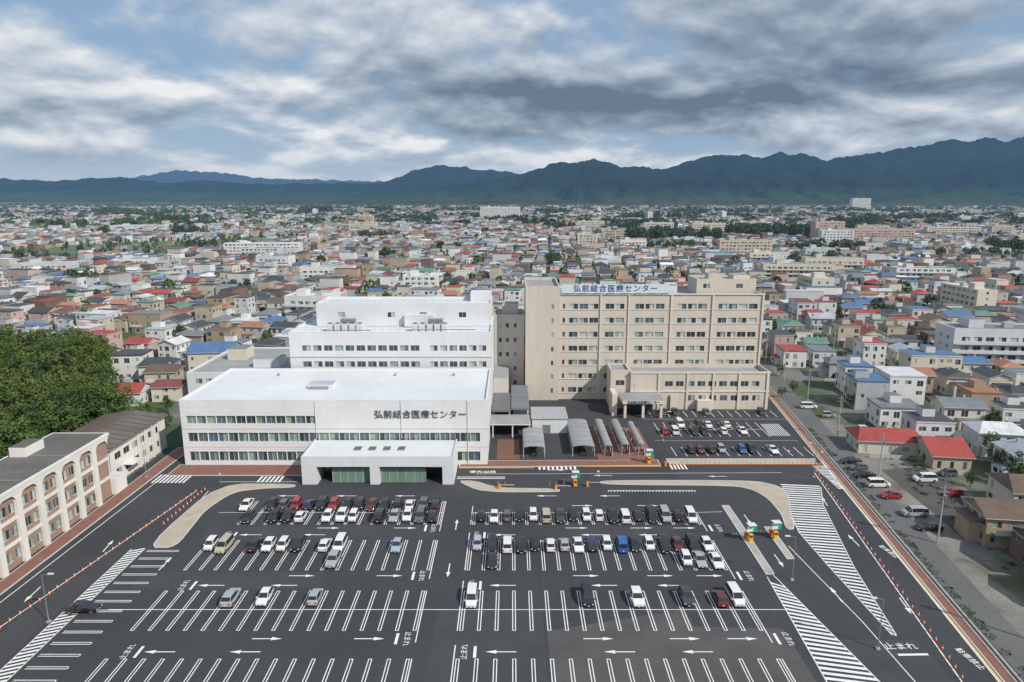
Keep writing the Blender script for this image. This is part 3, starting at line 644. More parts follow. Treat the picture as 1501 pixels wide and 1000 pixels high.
slabs=[('apartment_building',172,240,-.1,32,13,15,'w_lgrey','r_grey',1),('school_building',-262,725,.05,78,14,13,'w_white','r_white',0),('gymnasium',-255,700,.05,40,18,10,'w_lgrey','r_blue',0),
('apartment_building',-32,1905,0,108,18,34,'w_white','r_white',0),('hospital_building',482,945,-.05,126,20,18,'w_pink','r_grey',0),('hospital_building',445,975,-.05,40,18,27,'w_pink','r_grey',0),
('apartment_building',216,518,-.1,52,11,11,'w_cream','r_green',1),('apartment_building',262,560,-.1,46,11,12,'w_cream','r_grey',1),('apartment_building',300,500,-.1,40,12,10,'w_white','r_grey',1),('tower_block',1750,3500,0,90,30,55,'w_white','r_white',0),
('apartment_building',560,620,-.1,60,13,14,'w_beige','r_grey',1),('apartment_building',620,800,-.1,70,13,17,'w_cream','r_grey',1),('apartment_building',330,1150,-.1,60,12,18,'w_cream','r_grey',1),('apartment_building',250,1180,-.1,50,12,18,'w_cream','r_grey',1),
('apartment_building',430,1250,-.1,60,12,17,'w_cream','r_grey',1),('school_building',-140,520,0,40,12,9,'w_white','r_grey',0),('office_building',-60,450,0,22,14,10,'w_white','r_white',0),('office_building',-330,600,.1,30,16,8,'w_white','r_blue',0),
('office_building',-380,560,.1,40,16,8,'w_lgrey','r_silver',0),('school_building',700,1100,-.1,80,14,14,'w_cream','r_grey',0),('apartment_building',150,1000,0,40,12,13,'w_beige','r_grey',1),('apartment_building',140,800,0,30,12,12,'w_white','r_grey',1),('factory_building',-700,1300,.1,90,40,9,'w_lgrey','r_silver',0),('factory_building',-500,1500,.1,70,40,9,'w_lgrey','r_blue',0)]
for k in range(60):
    yy=random.uniform(330,2800);xx=random.uniform(-.45,.74)*yy
    if abs(xx)<60 and yy<450: continue
    kind=random.choice(['apartment_building','office_building','warehouse'])
    hh=random.uniform(6,8) if kind=='warehouse' else random.uniform(9,14 if yy<700 else 22)
    slabs.append((kind,xx,yy,random.uniform(-.22,.1)+(math.pi/2 if random.random()<.3 else 0),random.uniform(20,34 if yy<700 else 60),random.uniform(10,14) if kind!='warehouse' else 22,hh,random.choice(['w_white','w_cream','w_lgrey','w_beige','w_grey']),random.choice(['r_grey','r_white','r_silver','r_dark']),0 if kind=='warehouse' else 1))
for s in slabs: slab(s[0],s[1],s[2],s[3],s[4],s[5],s[6],s[7],s[8],band_=bool(s[9]) and s[2]<700)
groves=[(-545,-495,1090,1125,26,15),(160,290,935,975,90,18),(344,470,1040,1110,110,19),(525,575,735,765,30,15),(85,190,2400,2460,80,20),(-800,-690,2600,2680,60,26),(-560,-470,2680,2740,50,26),(-122,-118,650,654,3,12),(700,820,1500,1560,70,17),(200,330,1350,1420,60,16),(-380,-350,800,830,16,12),(-520,-420,640,665,30,9),(310,400,760,790,34,13),(30,80,620,650,10,10),(-230,-180,1000,1030,18,12),(560,700,1250,1300,60,16),(420,520,680,700,24,10),
(-900,-760,1700,1760,60,16),(-350,-200,1800,1850,60,16),(300,520,1900,1960,80,18),(900,1200,1800,1870,90,18),(-1500,-1200,2400,2500,80,18),(600,1000,2500,2600,90,20),(1200,1700,2700,2800,100,20),(-300,0,2900,3000,80,20),(250,300,600,640,20,11),(120,150,420,440,9,8),(330,370,430,455,12,9),(-190,-165,430,450,8,8),(-320,-290,480,500,12,9),(-90,-60,760,780,10,11),(60,120,1300,1340,30,14)]
for k in range(26):
    yy=random.uniform(380,2300);xx=random.uniform(-.68,.74)*yy;ww=random.uniform(14,40)*(1+yy/900)
    if abs(xx)<80 and yy<520: continue
    groves.append((xx-ww/2,xx+ww/2,yy,yy+random.uniform(12,30),int(ww/3.2),random.uniform(8,14)))
# ------------------------------------------------------------ city layout
bi,bj,kk,rr=np.meshgrid(np.arange(-62,62),np.arange(1,140),np.arange(5),np.arange(2),indexing='ij')
Pq=(bi*67+5+12.4*(kk+.5)).ravel().astype(float);Qq=(bj*33+5+14*(rr+.5)).ravel().astype(float)
n0=len(Pq);Pq+=rng.uniform(-1.5,1.5,n0);Qq+=rng.uniform(-1.6,1.6,n0)
cph,sph=math.cos(.137),math.sin(.137)
def tf(p,q):
    x=cph*p+sph*q;y=-sph*p+cph*q
    return x+22*np.sin(q/240+p/420),y+20*np.sin(p/230+q/700)
XX,YY=tf(Pq,Qq);ROT=-.137-(.08*np.cos(Qq/240+Pq/420))+.06*np.cos(Pq/230)
def allowed(x,y,pad=0):
    xrr=74.8+.1375*(y-152)
    ok=(y>84)
    ok&=~((x>-106-pad)&(x<xrr+np.where(y<182,31,13)+pad)&(y<246+pad))
    ok&=~((x<=-106)&(y<186));ok&=~((x< -112-(y-176)*.62)&(y<250))
    ok&=~((x<-100)&(x>-126)&(y<246))
    ok&=~((x>-78-pad)&(x<-54+pad)&(y<268+pad))
    for h_ in manual: ok&=((x-h_[0])**2+(y-h_[1])**2>(10+pad)**2)
    for s in slabs:
        r_=s[4]/2 if abs(s[3])<1 else s[5]/2;q_=s[5]/2 if abs(s[3])<1 else s[4]/2
        ok&=~((abs(x-s[1])<r_+7)&(abs(y-s[2])<q_+8))
    for g in groves: ok&=~((x>g[0]-5)&(x<g[1]+5)&(y>g[2]-6)&(y<g[3]+6))
    return ok
dist=np.hypot(XX,YY)
AL=allowed(XX,YY)
keep=AL&(np.abs(XX)<.82*YY+50)&(YY<4600)
pk=np.where(dist<1200,.92,np.where(dist<2400,.80,.40))
left_f=(XX<-.28*YY)&(YY>1200);pk=np.where(left_f,pk*.45,pk)
fieldn=np.sin(XX/140+1.3)*np.sin(YY/210+.4)+.5*np.sin(XX/61)*np.cos(YY/83)
park=((fieldn>1.0)&(YY>420))|((XX<-.35*YY)&(YY>330)&(fieldn>.55))
pk=np.where(park,0.04,pk)
keep&=rng.random(n0)<pk
near=keep&(dist<400);far=keep&~near
for x,y,r in zip(XX[near],YY[near],ROT[near]):
    rot=r+(math.pi/2 if random.random()<.45 else 0)+random.uniform(-.03,.03)
    w=random.uniform(7.6,10.8);d=random.uniform(6.5,9.2);h=random.choice([5.6,5.8,6,3.1,5.7,5.9,6.2,8.4]);fl=random.random()<.33
    if random.random()<.04: w=16;d=9;h=8.6
    house(x,y,rot,w,d,h,random.choice(WK),random.choice(RK),random.choice([0,0,.35,.45]),flat=fl or h>7)
    if random.random()<.35:
        a=rot+random.choice([0,math.pi]);inst('parked_car',car_mesh(random.choice(KR),random.choice('kwwsgb')),(x+math.cos(rot+1.57)*-(d/2+3.6)+math.cos(rot)*2.5,y+math.sin(rot+1.57)*-(d/2+3.6)+math.sin(rot)*2.5,.02),a)
def mass_mesh(name,V,loops,starts,totals,cols,m):
    me=bpy.data.meshes.new(name);me.vertices.add(len(V));me.vertices.foreach_set('co',V.astype(np.float32).ravel())
    me.loops.add(len(loops));me.loops.foreach_set('vertex_index',loops.astype(np.int32))
    me.polygons.add(len(starts));me.polygons.foreach_set('loop_start',starts.astype(np.int32))
    try: me.polygons.foreach_set('loop_total',totals.astype(np.int32))
    except Exception as e: pass
    me.polygons.foreach_set('use_smooth',np.zeros(len(starts),dtype=bool))
    me.update(calc_edges=True)
    a=me.attributes.new('Col','FLOAT_COLOR','FACE');a.data.foreach_set('color',cols.astype(np.float32).ravel())
    me.materials.append(M[m]);me.validate();o=bpy.data.objects.new(name,me);COL.objects.link(o);return o
def build_mass(name,x,y,rot,w,d,h,r,ins,ov,wc,rc,gable,windows):
    N=len(x)
    V=np.zeros((N,22,3));sx=np.array([-1,1,1,-1]);sy=np.array([-1,-1,1,1])
    for i in range(4):
        V[:,i,0]=sx[i]*w/2;V[:,i,1]=sy[i]*d/2;V[:,4+i]=V[:,i];V[:,4+i,2]=h
        V[:,8+i,0]=sx[i]*(w/2+ov);V[:,8+i,1]=sy[i]*(d/2+ov);V[:,8+i,2]=h-.02
    V[:,12,0]=-(w/2+ov)*(1-ins);V[:,13,0]=(w/2+ov)*(1-ins);V[:,12,2]=h+r;V[:,13,2]=h+r
    s=rng.choice([-1,1],N);ew=w*rng.uniform(.3,.6,N);e0=rng.uniform(-.5,0,N)*w;ed=rng.uniform(1.2,2.6,N);eh=rng.uniform(2.5,3.0,N)
    ya=s*(d/2+.02);yb=s*(d/2+ed)
    ylo=np.minimum(ya,yb);yhi=np.maximum(ya,yb)
    for i in range(4):
        V[:,14+i,0]=e0+(sx[i]>0)*ew;V[:,14+i,1]=np.where(sy[i]<0,ylo,yhi);V[:,18+i]=V[:,14+i];V[:,18+i,2]=eh
    faces=[(0,1,5,4),(1,2,6,5),(2,3,7,6),(3,0,4,7),(8,9,13,12),(10,11,12,13),(9,10,13),(11,8,12),(11,10,9,8),(14,15,19,18),(15,16,20,19),(16,17,21,20),(17,14,18,21),(18,19,20,21)]
    kind=[0,0,0,0,1,1,2,2,0,0,0,0,0,1]
    cols=np.ones((N,len(faces),4))
    for i,k in enumerate(kind):
        if k==0: cols[:,i,:3]=wc
        elif k==1: cols[:,i,:3]=rc
        else: cols[:,i,:3]=np.where(gable[:,None],wc*.9,rc)
    if windows:
        Vw=[]
        for side in range(4):
            L_=w if side%2==0 else d;off=(d if side%2==0 else w)/2+.04
            for f in range(2):
                for k in range(2):
                    cu=(k-.5)*L_*.5+rng.uniform(-.5,.5,N);hw=rng.uniform(.45,.95,N);z0=f*2.8+rng.uniform(.7,1.0,N);z1=z0+1.2
                    bad=(z1>h)|(rng.random(N)<.2);hw=np.where(bad,.01,hw);z1=np.minimum(z1,h-.1)
                    z0=np.minimum(z0,z1-.05)
                    q=np.zeros((N,4,3))
                    for i,(a,zz) in enumerate(((-1,0),(1,0),(1,1),(-1,1))):
                        u=cu+a*hw;z=np.where(zz,z1,z0)
                        X_,Y_=[(u,-off),(off+0*u,u),(-u,off),(-off+0*u,-u)][side];q[:,i,0]=X_;q[:,i,1]=Y_;q[:,i,2]=z
                    Vw.append(q)
        Wn=len(Vw);V=np.concatenate([V]+Vw,axis=1)
        for k in range(Wn): faces.append(tuple(22+4*k+i for i in range(4)))
        wcc=np.ones((N,Wn,4));wcc[...,:3]=np.array([.05,.06,.07])+rng.random((N,Wn,1))*.12;cols=np.concatenate([cols,wcc],axis=1)
    nv=V.shape[1]
    c,s_=np.cos(rot)[:,None],np.sin(rot)[:,None];xx=V[...,0]*c-V[...,1]*s_+x[:,None];yy=V[...,0]*s_+V[...,1]*c+y[:,None]
    V[...,0]=xx;V[...,1]=yy
    fl=np.array([i for f in faces for i in f]);tot=np.array([len(f) for f in faces]);loops=(fl[None]+(np.arange(N)*nv)[:,None]).ravel()
    totals=np.tile(tot,N);starts=np.concatenate([[0],np.cumsum(totals)[:-1]])
    return mass_mesh(name,V.reshape(-1,3),loops,starts,totals,cols.reshape(-1,4),'city')
wl=np.array([WALLC[k] for k in WK]);rl=np.array([ROOFC[k] for k in RK])
def gen(mask,name,windows,scl=1):
    x=XX[mask];y=YY[mask];N=len(x);rot=ROT[mask]+np.where(rng.random(N)<.45,math.pi/2,0)+rng.uniform(-.05,.05,N)
    w=rng.uniform(6.8,11.3,N)*scl;d=rng.uniform(6,9.5,N)*scl;h=rng.choice([5.4,5.8,6.3,3.0,5.7,4.6,8.5],N)
    big=rng.random(N)<.045;w=np.where(big,w*1.8,w);h=np.where(big,rng.uniform(7,12,N),h)
    flat=(rng.random(N)<.33)|(h>8);ins=np.where(rng.random(N)<.45,.4,0.0);ins=np.where(flat,.1,ins);r=np.where(flat,.3,d*rng.uniform(.15,.26,N));ov=np.where(flat,.15,.55)
    wc=wl[rng.integers(0,len(wl),N)]*rng.uniform(.8,1.12,(N,1));rc=rl[rng.integers(0,len(rl),N)]*rng.uniform(.7,1.3,(N,1))
    return build_mass(name,x,y,rot,w,d,h,r,ins,ov,wc,rc,ins==0,windows)
gen(far&(dist<1100),'residential_district',True);gen(far&(dist>=1100)&(dist<2400),'residential_district',False);gen(far&(dist>=2400),'distant_residential_district',False,1.35)
# field patches
fb=MB()
for a,c in sorted({(int(a),int(c)) for a,c in zip(bi.ravel()[park&AL],bj.ravel()[park&AL])}):
    p=a*67+5;q=c*33+5
    if abs(p)>.9*q+200: continue
    for k in range(2):
        if random.random()<.75:
            e=[(p+31*k,q),(p+31*k+30,q),(p+31*k+30,q+28),(p+31*k,q+28)];pts=[tf(*t) for t in e];fb.poly([(float(t[0]),float(t[1]),.03) for t in pts],random.choice(['field','field','grass','gravel']))
fb.obj('fields')
# streets
sb=MB()
for a in range(-14,15):
    for c in range(2,36):
        p=a*67+2.5;q=c*33
        for kind in(0,1):
            if kind==0: e=[(p-2.2,q),(p+2.2,q),(p+2.2,q+33),(p-2.2,q+33)];z=.008
            else: e=[(p+2.2,q+.3),(p+64.8,q+.3),(p+64.8,q+4.7),(p+2.2,q+4.7)];z=.012
            pts=[tf(*t) for t in e]
            if all(bool(allowed(np.array([t[0]]),np.array([t[1]]),-6)[0]) for t in pts) and abs(pts[0][0])<.85*pts[0][1]+60: sb.poly([(float(t[0]),float(t[1]),z) for t in pts],'asphalt_street')
sb.obj('residential_streets')
# ------------------------------------------------------------ foliage mass
def leaf_mass(name,C,R,nl,cols,lsz,m='far_foliage'):
    N=len(C);T=rng.normal(size=(N,nl,3));T/=np.linalg.norm(T,axis=2,keepdims=True);T*=rng.uniform(.45,1,(N,nl,1))**.5
    cen=C[:,None,:]+T*R[:,None,:];sz=(R[:,:1]*lsz)[:,None,:]*rng.uniform(.6,1.3,(N,nl,1))
    a=rng.normal(size=(N,nl,3));a/=np.linalg.norm(a,axis=2,keepdims=True);b_=np.cross(a,rng.normal(size=(N,nl,3)));b_/=np.linalg.norm(b_,axis=2,keepdims=True)
    Q=np.stack([cen-a*sz-b_*sz*.6,cen+a*sz-b_*sz,cen+a*sz*.8+b_*sz,cen-a*sz+b_*sz*.7],axis=2)
    Q[...,2]=np.maximum(Q[...,2],.05)
    V=Q.reshape(-1,3);n=N*nl;loops=np.arange(n*4);starts=np.arange(n)*4;tot=np.full(n,4)
    cc=np.ones((N,nl,4));cc[...,:3]=cols[:,None,:]*rng.uniform(.55,1.45,(N,nl,1));return mass_mesh(name,V,loops,starts,tot,cc.reshape(-1,4),m)
gx=[];gr=[]
for g in groves:
    for _ in range(g[4]):
        x=random.uniform(g[0],g[1]);y=random.uniform(g[2],g[3]);h=g[5]*random.uniform(.65,1.2)
        gx.append((x,y,h*.5));gr.append((h*.33,h*.33,h*.52))
gx=np.array(gx);gr=np.array(gr);gn=gx[:,1]<1200
leaf_mass('distant_tree_grove',gx[gn],gr[gn],150,np.tile([.035,.065,.02],(gn.sum(),1)),.17)
leaf_mass('distant_tree_grove',gx[~gn],gr[~gn],50,np.tile([.035,.065,.02],((~gn).sum(),1)),.3)
tm=AL&(np.abs(XX)<.82*YY+40)&(dist<2600)&(rng.random(n0)<.48)&(~keep|(rng.random(n0)<.66))
tx=XX[tm]+rng.choice([-6.3,6.3],tm.sum());ty=YY[tm]+rng.uniform(-6,6,tm.sum());hh=rng.uniform(2.2,6.6,tm.sum())*np.where(rng.random(tm.sum())<.2,1.6,1)
C=np.stack([tx,ty,hh*.55],1);R=np.stack([hh*.38,hh*.38,hh*.45],1)
tc=np.array([[.06,.105,.026],[.04,.075,.018],[.085,.125,.033]])[rng.integers(0,3,len(C))]
td=np.hypot(tx,ty)
for nm_,mask_,nl_,ls_ in (('garden_shrubs',td<500,130,.2),('garden_shrubs',(td>=500)&(td<1200),45,.33),('garden_shrubs',td>=1200,16,.5)): leaf_mass(nm_,C[mask_],R[mask_],nl_,tc[mask_],ls_)
fx=rng.uniform(-4200,4200,5200);fy=rng.uniform(1400,6500,5200);fh=rng.uniform(6,14,5200);ok=allowed(fx,fy)&(np.abs(fx)<.82*fy)
C=np.stack([fx,fy,fh*.45],1)[ok];R=np.stack([fh*1.3,fh*.6,fh*.5],1)[ok];leaf_mass('distant_trees',C,R,36,np.tile([.04,.07,.025],(len(C),1)),.3)
# ------------------------------------------------------------ near trees
def tree_mesh(seed,m,conifer=False):
    rs=random.Random(seed);b=MB();H=10
    b.cyl(0,0,0,H*.55,.28,.14,'bark',8)
    cl=[]
    if conifer:
        b.cyl(0,0,H*.55,H*1.1,.14,.03,'bark',6)
        for k in range(46):
            t=rs.random();z=1.5+t*(H*1.1-1.5);R=(1-t)*2.3+.2;a=rs.random()*6.28;cl.append((R*math.cos(a)*.7,R*math.sin(a)*.7,z,.75-.3*t))
    else:
        for k in range(6):
            a=k*1.05+rs.random();e=(2.2*math.cos(a),2.2*math.sin(a),H*.62+rs.random()*1.5);b.rod((0,0,H*.35+k*.3),e,.12,'bark',5,.04)
        while len(cl)<40:
            p=Vector((rs.uniform(-1,1),rs.uniform(-1,1),rs.uniform(-1,1)))
            if .35<p.length<1: cl.append((p.x*3.4,p.y*3.4,H*.62+p.z*3.4,rs.uniform(.6,1.25)))
    for (x,y,z,r) in cl:
        for _ in range(44):
            d=Vector((rs.gauss(0,1),rs.gauss(0,1),rs.gauss(0,1))).normalized()*r*rs.uniform(.5,1.05)
            c=Vector((x,y,z))+d;u=Vector((rs.gauss(0,1),rs.gauss(0,1),rs.gauss(0,.7))).normalized();w=u.cross(d).normalized() if u.cross(d).length>0 else u;s=rs.uniform(.13,.26)
            b.poly([c-u*s,c+w*s*.8,c+u*s,c-w*s*.8],m)
    return b.mesh('tree')
TM=[tree_mesh(1,'leaf_a'),tree_mesh(2,'leaf_b'),tree_mesh(3,'leaf_c'),tree_mesh(4,'leaf_a')];TC=tree_mesh(5,'leaf_b',True)
sheet('grass_bank',[(-104,112),(-104,186),(-112,180),(-150,240),(-260,240),(-260,112)],.02,'grass')
pts=[]
for _ in range(4000):
    x=random.uniform(-215,-101);y=random.uniform(118,246)
    if x>-110-(y-176)*.58 and y>176: continue
    if y<=176 and x>-103: continue
    if abs(x)>.86*y+14: continue
    if any((x-p[0])**2+(y-p[1])**2<17 for p in pts): continue
    pts.append((x,y))
for x,y in pts:
    c=random.random()<.12
    inst('conifer_tree' if c else 'broadleaf_tree',TC if c else random.choice(TM),(x,y,0),random.random()*6.28,random.uniform(.9,1.6))
for x,y,s in ((107,135,.8),(112,150,.7),(110,170,.5),(-98,186,.5),(-100,240,.6),(-118,243,.7),(82,200,.4),(106,186,.5),(96,97,.45),(110,118,.6),(-95,164,.6),(-90,168,.7),(-97,172,.8),(-88,186,.5),(-101,210,.5),(94,108,.4),(96,118,.35),(108,142,.6),(115,160,.5),(92,146,.3),(120,178,.5),(97,135,.35),(-124,208,.6),(-135,236,.6),(98,190,.45),(126,205,.6),(140,230,.6),(150,222,.5),(88,206,.4),(92,226,.5),(104,128,.6),(99,116,.5),(112,126,.7),(118,140,.7),(96,164,.4),(126,170,.6),(134,190,.6)):
    inst('broadleaf_tree',random.choice(TM),(x,y,0),random.random()*6,s)
# ------------------------------------------------------------ right lot, wall, street
sheet('gravel_lot',[(xr(60)+1,60),(xr(60)+22,60),(xr(180)+24,180),(xr(180)+1,180)],.008,'gravel')
sheet('side_street',[(xr(60)+.6,60),(xr(60)+5.5,60),(xr(245)+6.5,245),(xr(245)+.6,245)],.014,'asphalt_street')
sheet('asphalt_lot',[(81,112),(84,112),(96,140),(92,146),(83,144)],.020,'asphalt_old')
b=MB()
def fence(b,x0,y0,x1,y1,h,m='metal'):
    n=int(math.hypot(x1-x0,y1-y0)/2)
    for k in range(n+1):
        t=k/n;b.rod((x0+(x1-x0)*t,y0+(y1-y0)*t,0),(x0+(x1-x0)*t,y0+(y1-y0)*t,h),.03,m,4)
    for hh in (h,h*.66,h*.33): b.rod((x0,y0,hh),(x1,y1,hh),.025,m,4)
fence(b,xr(60)+.3,60,xr(235)+.3,235,1.3);b.obj('boundary_fence')
b=MB();b.poly([(xr(60)-.2,60,0),(xr(60)-.2,60,.35),(xr(235)-.2,235,.35),(xr(235)-.2,235,0)],'concrete');b.poly([(xr(60)-.2,60,.35),(xr(60)+.1,60,.35),(xr(235)+.1,235,.35),(xr(235)-.2,235,.35)],'concrete');b.poly([(xr(60)+.1,60,0),(xr(60)+.1,60,.35),(xr(235)+.1,235,.35),(xr(235)+.1,235,0)],'concrete');b.obj('boundary_wall')
gC=[];
for _ in range(300):
    y=random.uniform(62,178);x=xr(y)+random.choice([random.uniform(.9,1.6),random.uniform(12,22)]);gC.append((x,y,.1))
gC=np.array(gC);leaf_mass('grass_tufts',gC,np.tile([.6,.6,.2],(len(gC),1))*rng.uniform(.5,1.3,(len(gC),1)),26,np.tile([.06,.085,.03],(len(gC),1)),.2)
def pole_mesh():
    b=MB();b.cyl(0,0,0,11,.17,.1,'concrete_pole',8);b.box(-1,-.06,9.6,1,.06,9.75,'metal');b.box(-.8,-.06,10.4,.8,.06,10.52,'metal');b.cyl(.35,.0,8.2,9.1,.25,.25,'metal',8)
    return b.mesh('pole')
PMm=pole_mesh()
poles=[(xr(y)+6.2,y) for y in range(84,300,27)]
for x,y in poles: inst('utility_pole',PMm,(x,y,0),-.14)
b=MB()
for (a,c),(d,e) in zip(poles,poles[1:]):
    for o in (-.8,0,.8):
        pr=None
        for k in range(7):
            t=k/6;p=(a+(d-a)*t+o,c+(e-c)*t,9.8-.6*4*t*(1-t));
            if pr: b.rod(pr,p,.02,'dark',3)
            pr=p
b.obj('overhead_wires')
for a in range(-7,8):
    for c in range(5,14):
        x,y=tf(a*67+4.8,c*33.+2)
        if bool(allowed(np.array([x]),np.array([y]))[0]) and abs(x)<.8*y: inst('utility_pole',PMm,(float(x),float(y),0),-.14)
def lamp_mesh():
    b=MB();b.cyl(0,0,0,7.5,.08,.045,'metal',8);b.rod((0,0,7.45),(1.2,0,7.7),.035,'metal');b.box(.9,-.14,7.62,1.7,.14,7.76,'steel_white');b.box(-.25,-.25,0,.25,.25,.25,'concrete');return b.mesh('lamp')
LM=lamp_mesh()
for x,y,r in ((-66.8,88,0),(44.8,99,3.1),(49.6,82,3.1),(66,140,2.5),(38,163,0),(35,188,1.5),(-80,140,0)): inst('street_lamp',LM,(x,y,0),r)
def cone_mesh():
    b=MB();b.box(-.19,-.19,0,.19,.19,.04,'black_rubber')
    for k,(z0,z1,m) in enumerate(((.04,.3,'orange'),(.3,.45,'white_paint'),(.45,.7,'orange'))): b.cyl(0,0,z0,z1,.16-.17*z0,.16-.17*z1,m,8)
    return b.mesh('cone')
CM=cone_mesh()
def post_mesh():
    b=MB();b.cyl(0,0,0,.06,.14,.12,'orange',8);b.cyl(0,0,.06,.8,.05,.05,'orange',8);b.cyl(0,0,.45,.55,.055,.055,'white_paint',8);return b.mesh('post')
PO=post_mesh()
y=61
while y<143: inst('traffic_cone',CM,(xc(y)+.35+random.uniform(-.08,.08),y,.01));y+=1.9
y=66
while y<133: inst('traffic_cone',CM,(xlc(y)+.35+random.uniform(-.08,.08),y,.01));y+=1.7
y=118
while y<134: inst('traffic_cone',CM,(-65.2+.06*(y-118),y,.01));y+=1.4
for x in (8,9.5,11,-3,-1.5): inst('delineator_post',PO,(x,136.2,.01))
for k in range(34): inst('delineator_post',PO,(36+k*1.05,147.3,.01))
b=MB()
for x0,x1,yy in ((-12,5,145.2),(16,34,146.1),(36,71,147.45)): b.box(x0,yy-.06,.01,x1,yy+.06,.17,'yellow_paint')
b.obj('yellow_barrier_kerb')
def ticket(x,y,r=0):
    b=MB();b.box(-.35,-.3,.12,.35,.3,1.5,'yellow_paint');b.box(-.28,-.31,.9,.28,-.301,1.35,'dark')
    b.box(-.9,-.1,1.9,.9,.1,3.2,'green_sign');b.box(-.85,-.103,2.0,.3,-.101,3.1,'white_paint');b.cyl(0,.15,.12,1.95,.07,.07,'metal')
    b.box(-.5,.9,.12,.3,1.5,1.2,'orange');b.rod((0,1.2,1.05),(-2.9,1.2,1.05),.05,'white_paint');
    for k in range(3): b.rod((-.6-k*.9,1.2,1.05),(-1.0-k*.9,1.2,1.05),.056,'red_sign')
    b.box(-.75,-.75,3.3,.75,.6,3.4,'green_sign','steel_white')
    b.obj('ticket_machine',(x,y,0),r)
ticket(13.4,135.2);ticket(42.4,111.5,.1);ticket(47.2,112.5,.1);ticket(31.5,147.9)
def gate(x,y):
    b=MB();b.box(-.2,-.25,.02,.2,.25,1.1,'yellow_paint');b.rod((.2,0,.95),(3.1,0,.95),.045,'white_paint');b.box(-.2,-.27,1.1,.2,.27,1.16,'orange');b.obj('barrier_gate',(x,y,0))
gate(-2.6,133.9);gate(9.2,133.4);gate(16,135.2);gate(35,146.5)
def sign(x,y,m):
    b=MB();b.cyl(0,0,0,2.6,.035,.035,'metal');b.rod((0,-.03,2.5),(0,-.06,2.5),.32,m,14);b.rod((0,-.061,2.5),(0,-.065,2.5),.22,'white_paint',14);b.obj('traffic_sign',(x,y,0))
sign(71.6,149,'red_sign');sign(64,149.4,'red_sign');sign(-62,136,'blue_sign');sign(-13,137.8,'blue_sign');sign(18.5,137.4,'red_sign')
# ------------------------------------------------------------ mountains
def mount_mat(name,c1,c2):
    m=bpy.data.materials.new(name);m.use_nodes=True;nt=m.node_tree;N=nt.nodes;L=nt.links;b=N['Principled BSDF'];b.inputs['Roughness'].default_value=1;b.inputs['Specular IOR Level'].default_value=0
    g=N.new('ShaderNodeNewGeometry');n=N.new('ShaderNodeTexNoise');n.inputs['Scale'].default_value=.0016;n.inputs['Detail'].default_value=10;n.inputs['Roughness'].default_value=.65;L.new(g.outputs['Position'],n.inputs['Vector'])
    r=N.new('ShaderNodeValToRGB');r.color_ramp.elements[0].position=.38;r.color_ramp.elements[0].color=(*c1,1);r.color_ramp.elements[1].position=.66;r.color_ramp.elements[1].color=(*c2,1)
    sp=N.new('ShaderNodeSeparateXYZ');L.new(g.outputs['Position'],sp.inputs[0]);mr=N.new('ShaderNodeMapRange');mr.inputs[1].default_value=170;mr.inputs[2].default_value=40;L.new(sp.outputs[2],mr.inputs[0])
    mu=N.new('ShaderNodeMath');mu.operation='MULTIPLY';L.new(mr.outputs[0],mu.inputs[0]);L.new(n.outputs[0],mu.inputs[1])
    x=N.new('ShaderNodeMix');x.data_type='RGBA';L.new(mu.outputs[0],x.inputs[0]);L.new(r.outputs[0],x.inputs[6]);x.inputs[7].default_value=(.07,.10,.045,1)
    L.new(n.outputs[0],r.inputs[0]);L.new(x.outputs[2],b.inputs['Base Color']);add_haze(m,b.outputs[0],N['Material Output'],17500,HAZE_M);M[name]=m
mount_mat('mountain_near',(.004,.010,.009),(.013,.024,.014));mount_mat('mountain_far',(.010,.02,.018),(.02,.035,.025))  # base greens darkened so the colour itself carries the cloud shadow
def range_(name,Yc,prof,depth,m,nx=520,seed=0,amp=.5):
    px=[p[0] for p in prof];ph=[p[1] for p in prof];xs=np.linspace(px[0],px[-1],nx);nyy=60
    ts=np.linspace(-1,.5,nyy);V=[]
    for t in ts:
        s=max(0,1-abs(t))
        for x in xs:
            hr=float(np.interp(x,px,ph))
            q=Vector((x/800+seed,t*depth/1700,seed*.7))
            rg=1-abs(mn.fractal(q,.8,2.1,7))*2.2
            h=hr*(s**.9)*(1-amp*(1-s*s)*(1.15-rg))+mn.fractal(Vector((x/260,t*7,seed)),.7,2,5)*hr*.06*(.3+s)
            if t<-.98: h=-5
            V.append((x,Yc+t*depth,max(h,-5)))
    F=[(j*nx+i,j*nx+i+1,(j+1)*nx+i+1,(j+1)*nx+i) for j in range(nyy-1) for i in range(nx-1)]
    me=bpy.data.meshes.new(name);me.from_pydata(V,[],F);me.materials.append(M[m]);me.update()
    for p in me.polygons: p.use_smooth=True
    o=bpy.data.objects.new(name,me);COL.objects.link(o)
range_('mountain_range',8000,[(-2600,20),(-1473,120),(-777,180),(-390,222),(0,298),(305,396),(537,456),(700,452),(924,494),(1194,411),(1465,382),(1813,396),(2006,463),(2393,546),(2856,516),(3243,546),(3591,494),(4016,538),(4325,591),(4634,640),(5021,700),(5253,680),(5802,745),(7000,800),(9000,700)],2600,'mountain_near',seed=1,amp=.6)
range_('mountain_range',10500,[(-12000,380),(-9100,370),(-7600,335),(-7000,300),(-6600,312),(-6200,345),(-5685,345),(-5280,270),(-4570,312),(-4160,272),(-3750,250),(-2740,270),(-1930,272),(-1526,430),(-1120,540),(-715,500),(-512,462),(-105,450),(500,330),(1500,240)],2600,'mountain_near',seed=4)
range_('distant_mountain_range',20000,[(-24000,500),(-14000,520),(-11590,466),(-10530,656),(-9467,806),(-7922,712),(-7150,580),(-5800,560),(-3870,504),(-2000,420),(2000,300)],4000,'mountain_far',seed=9,amp=.3)
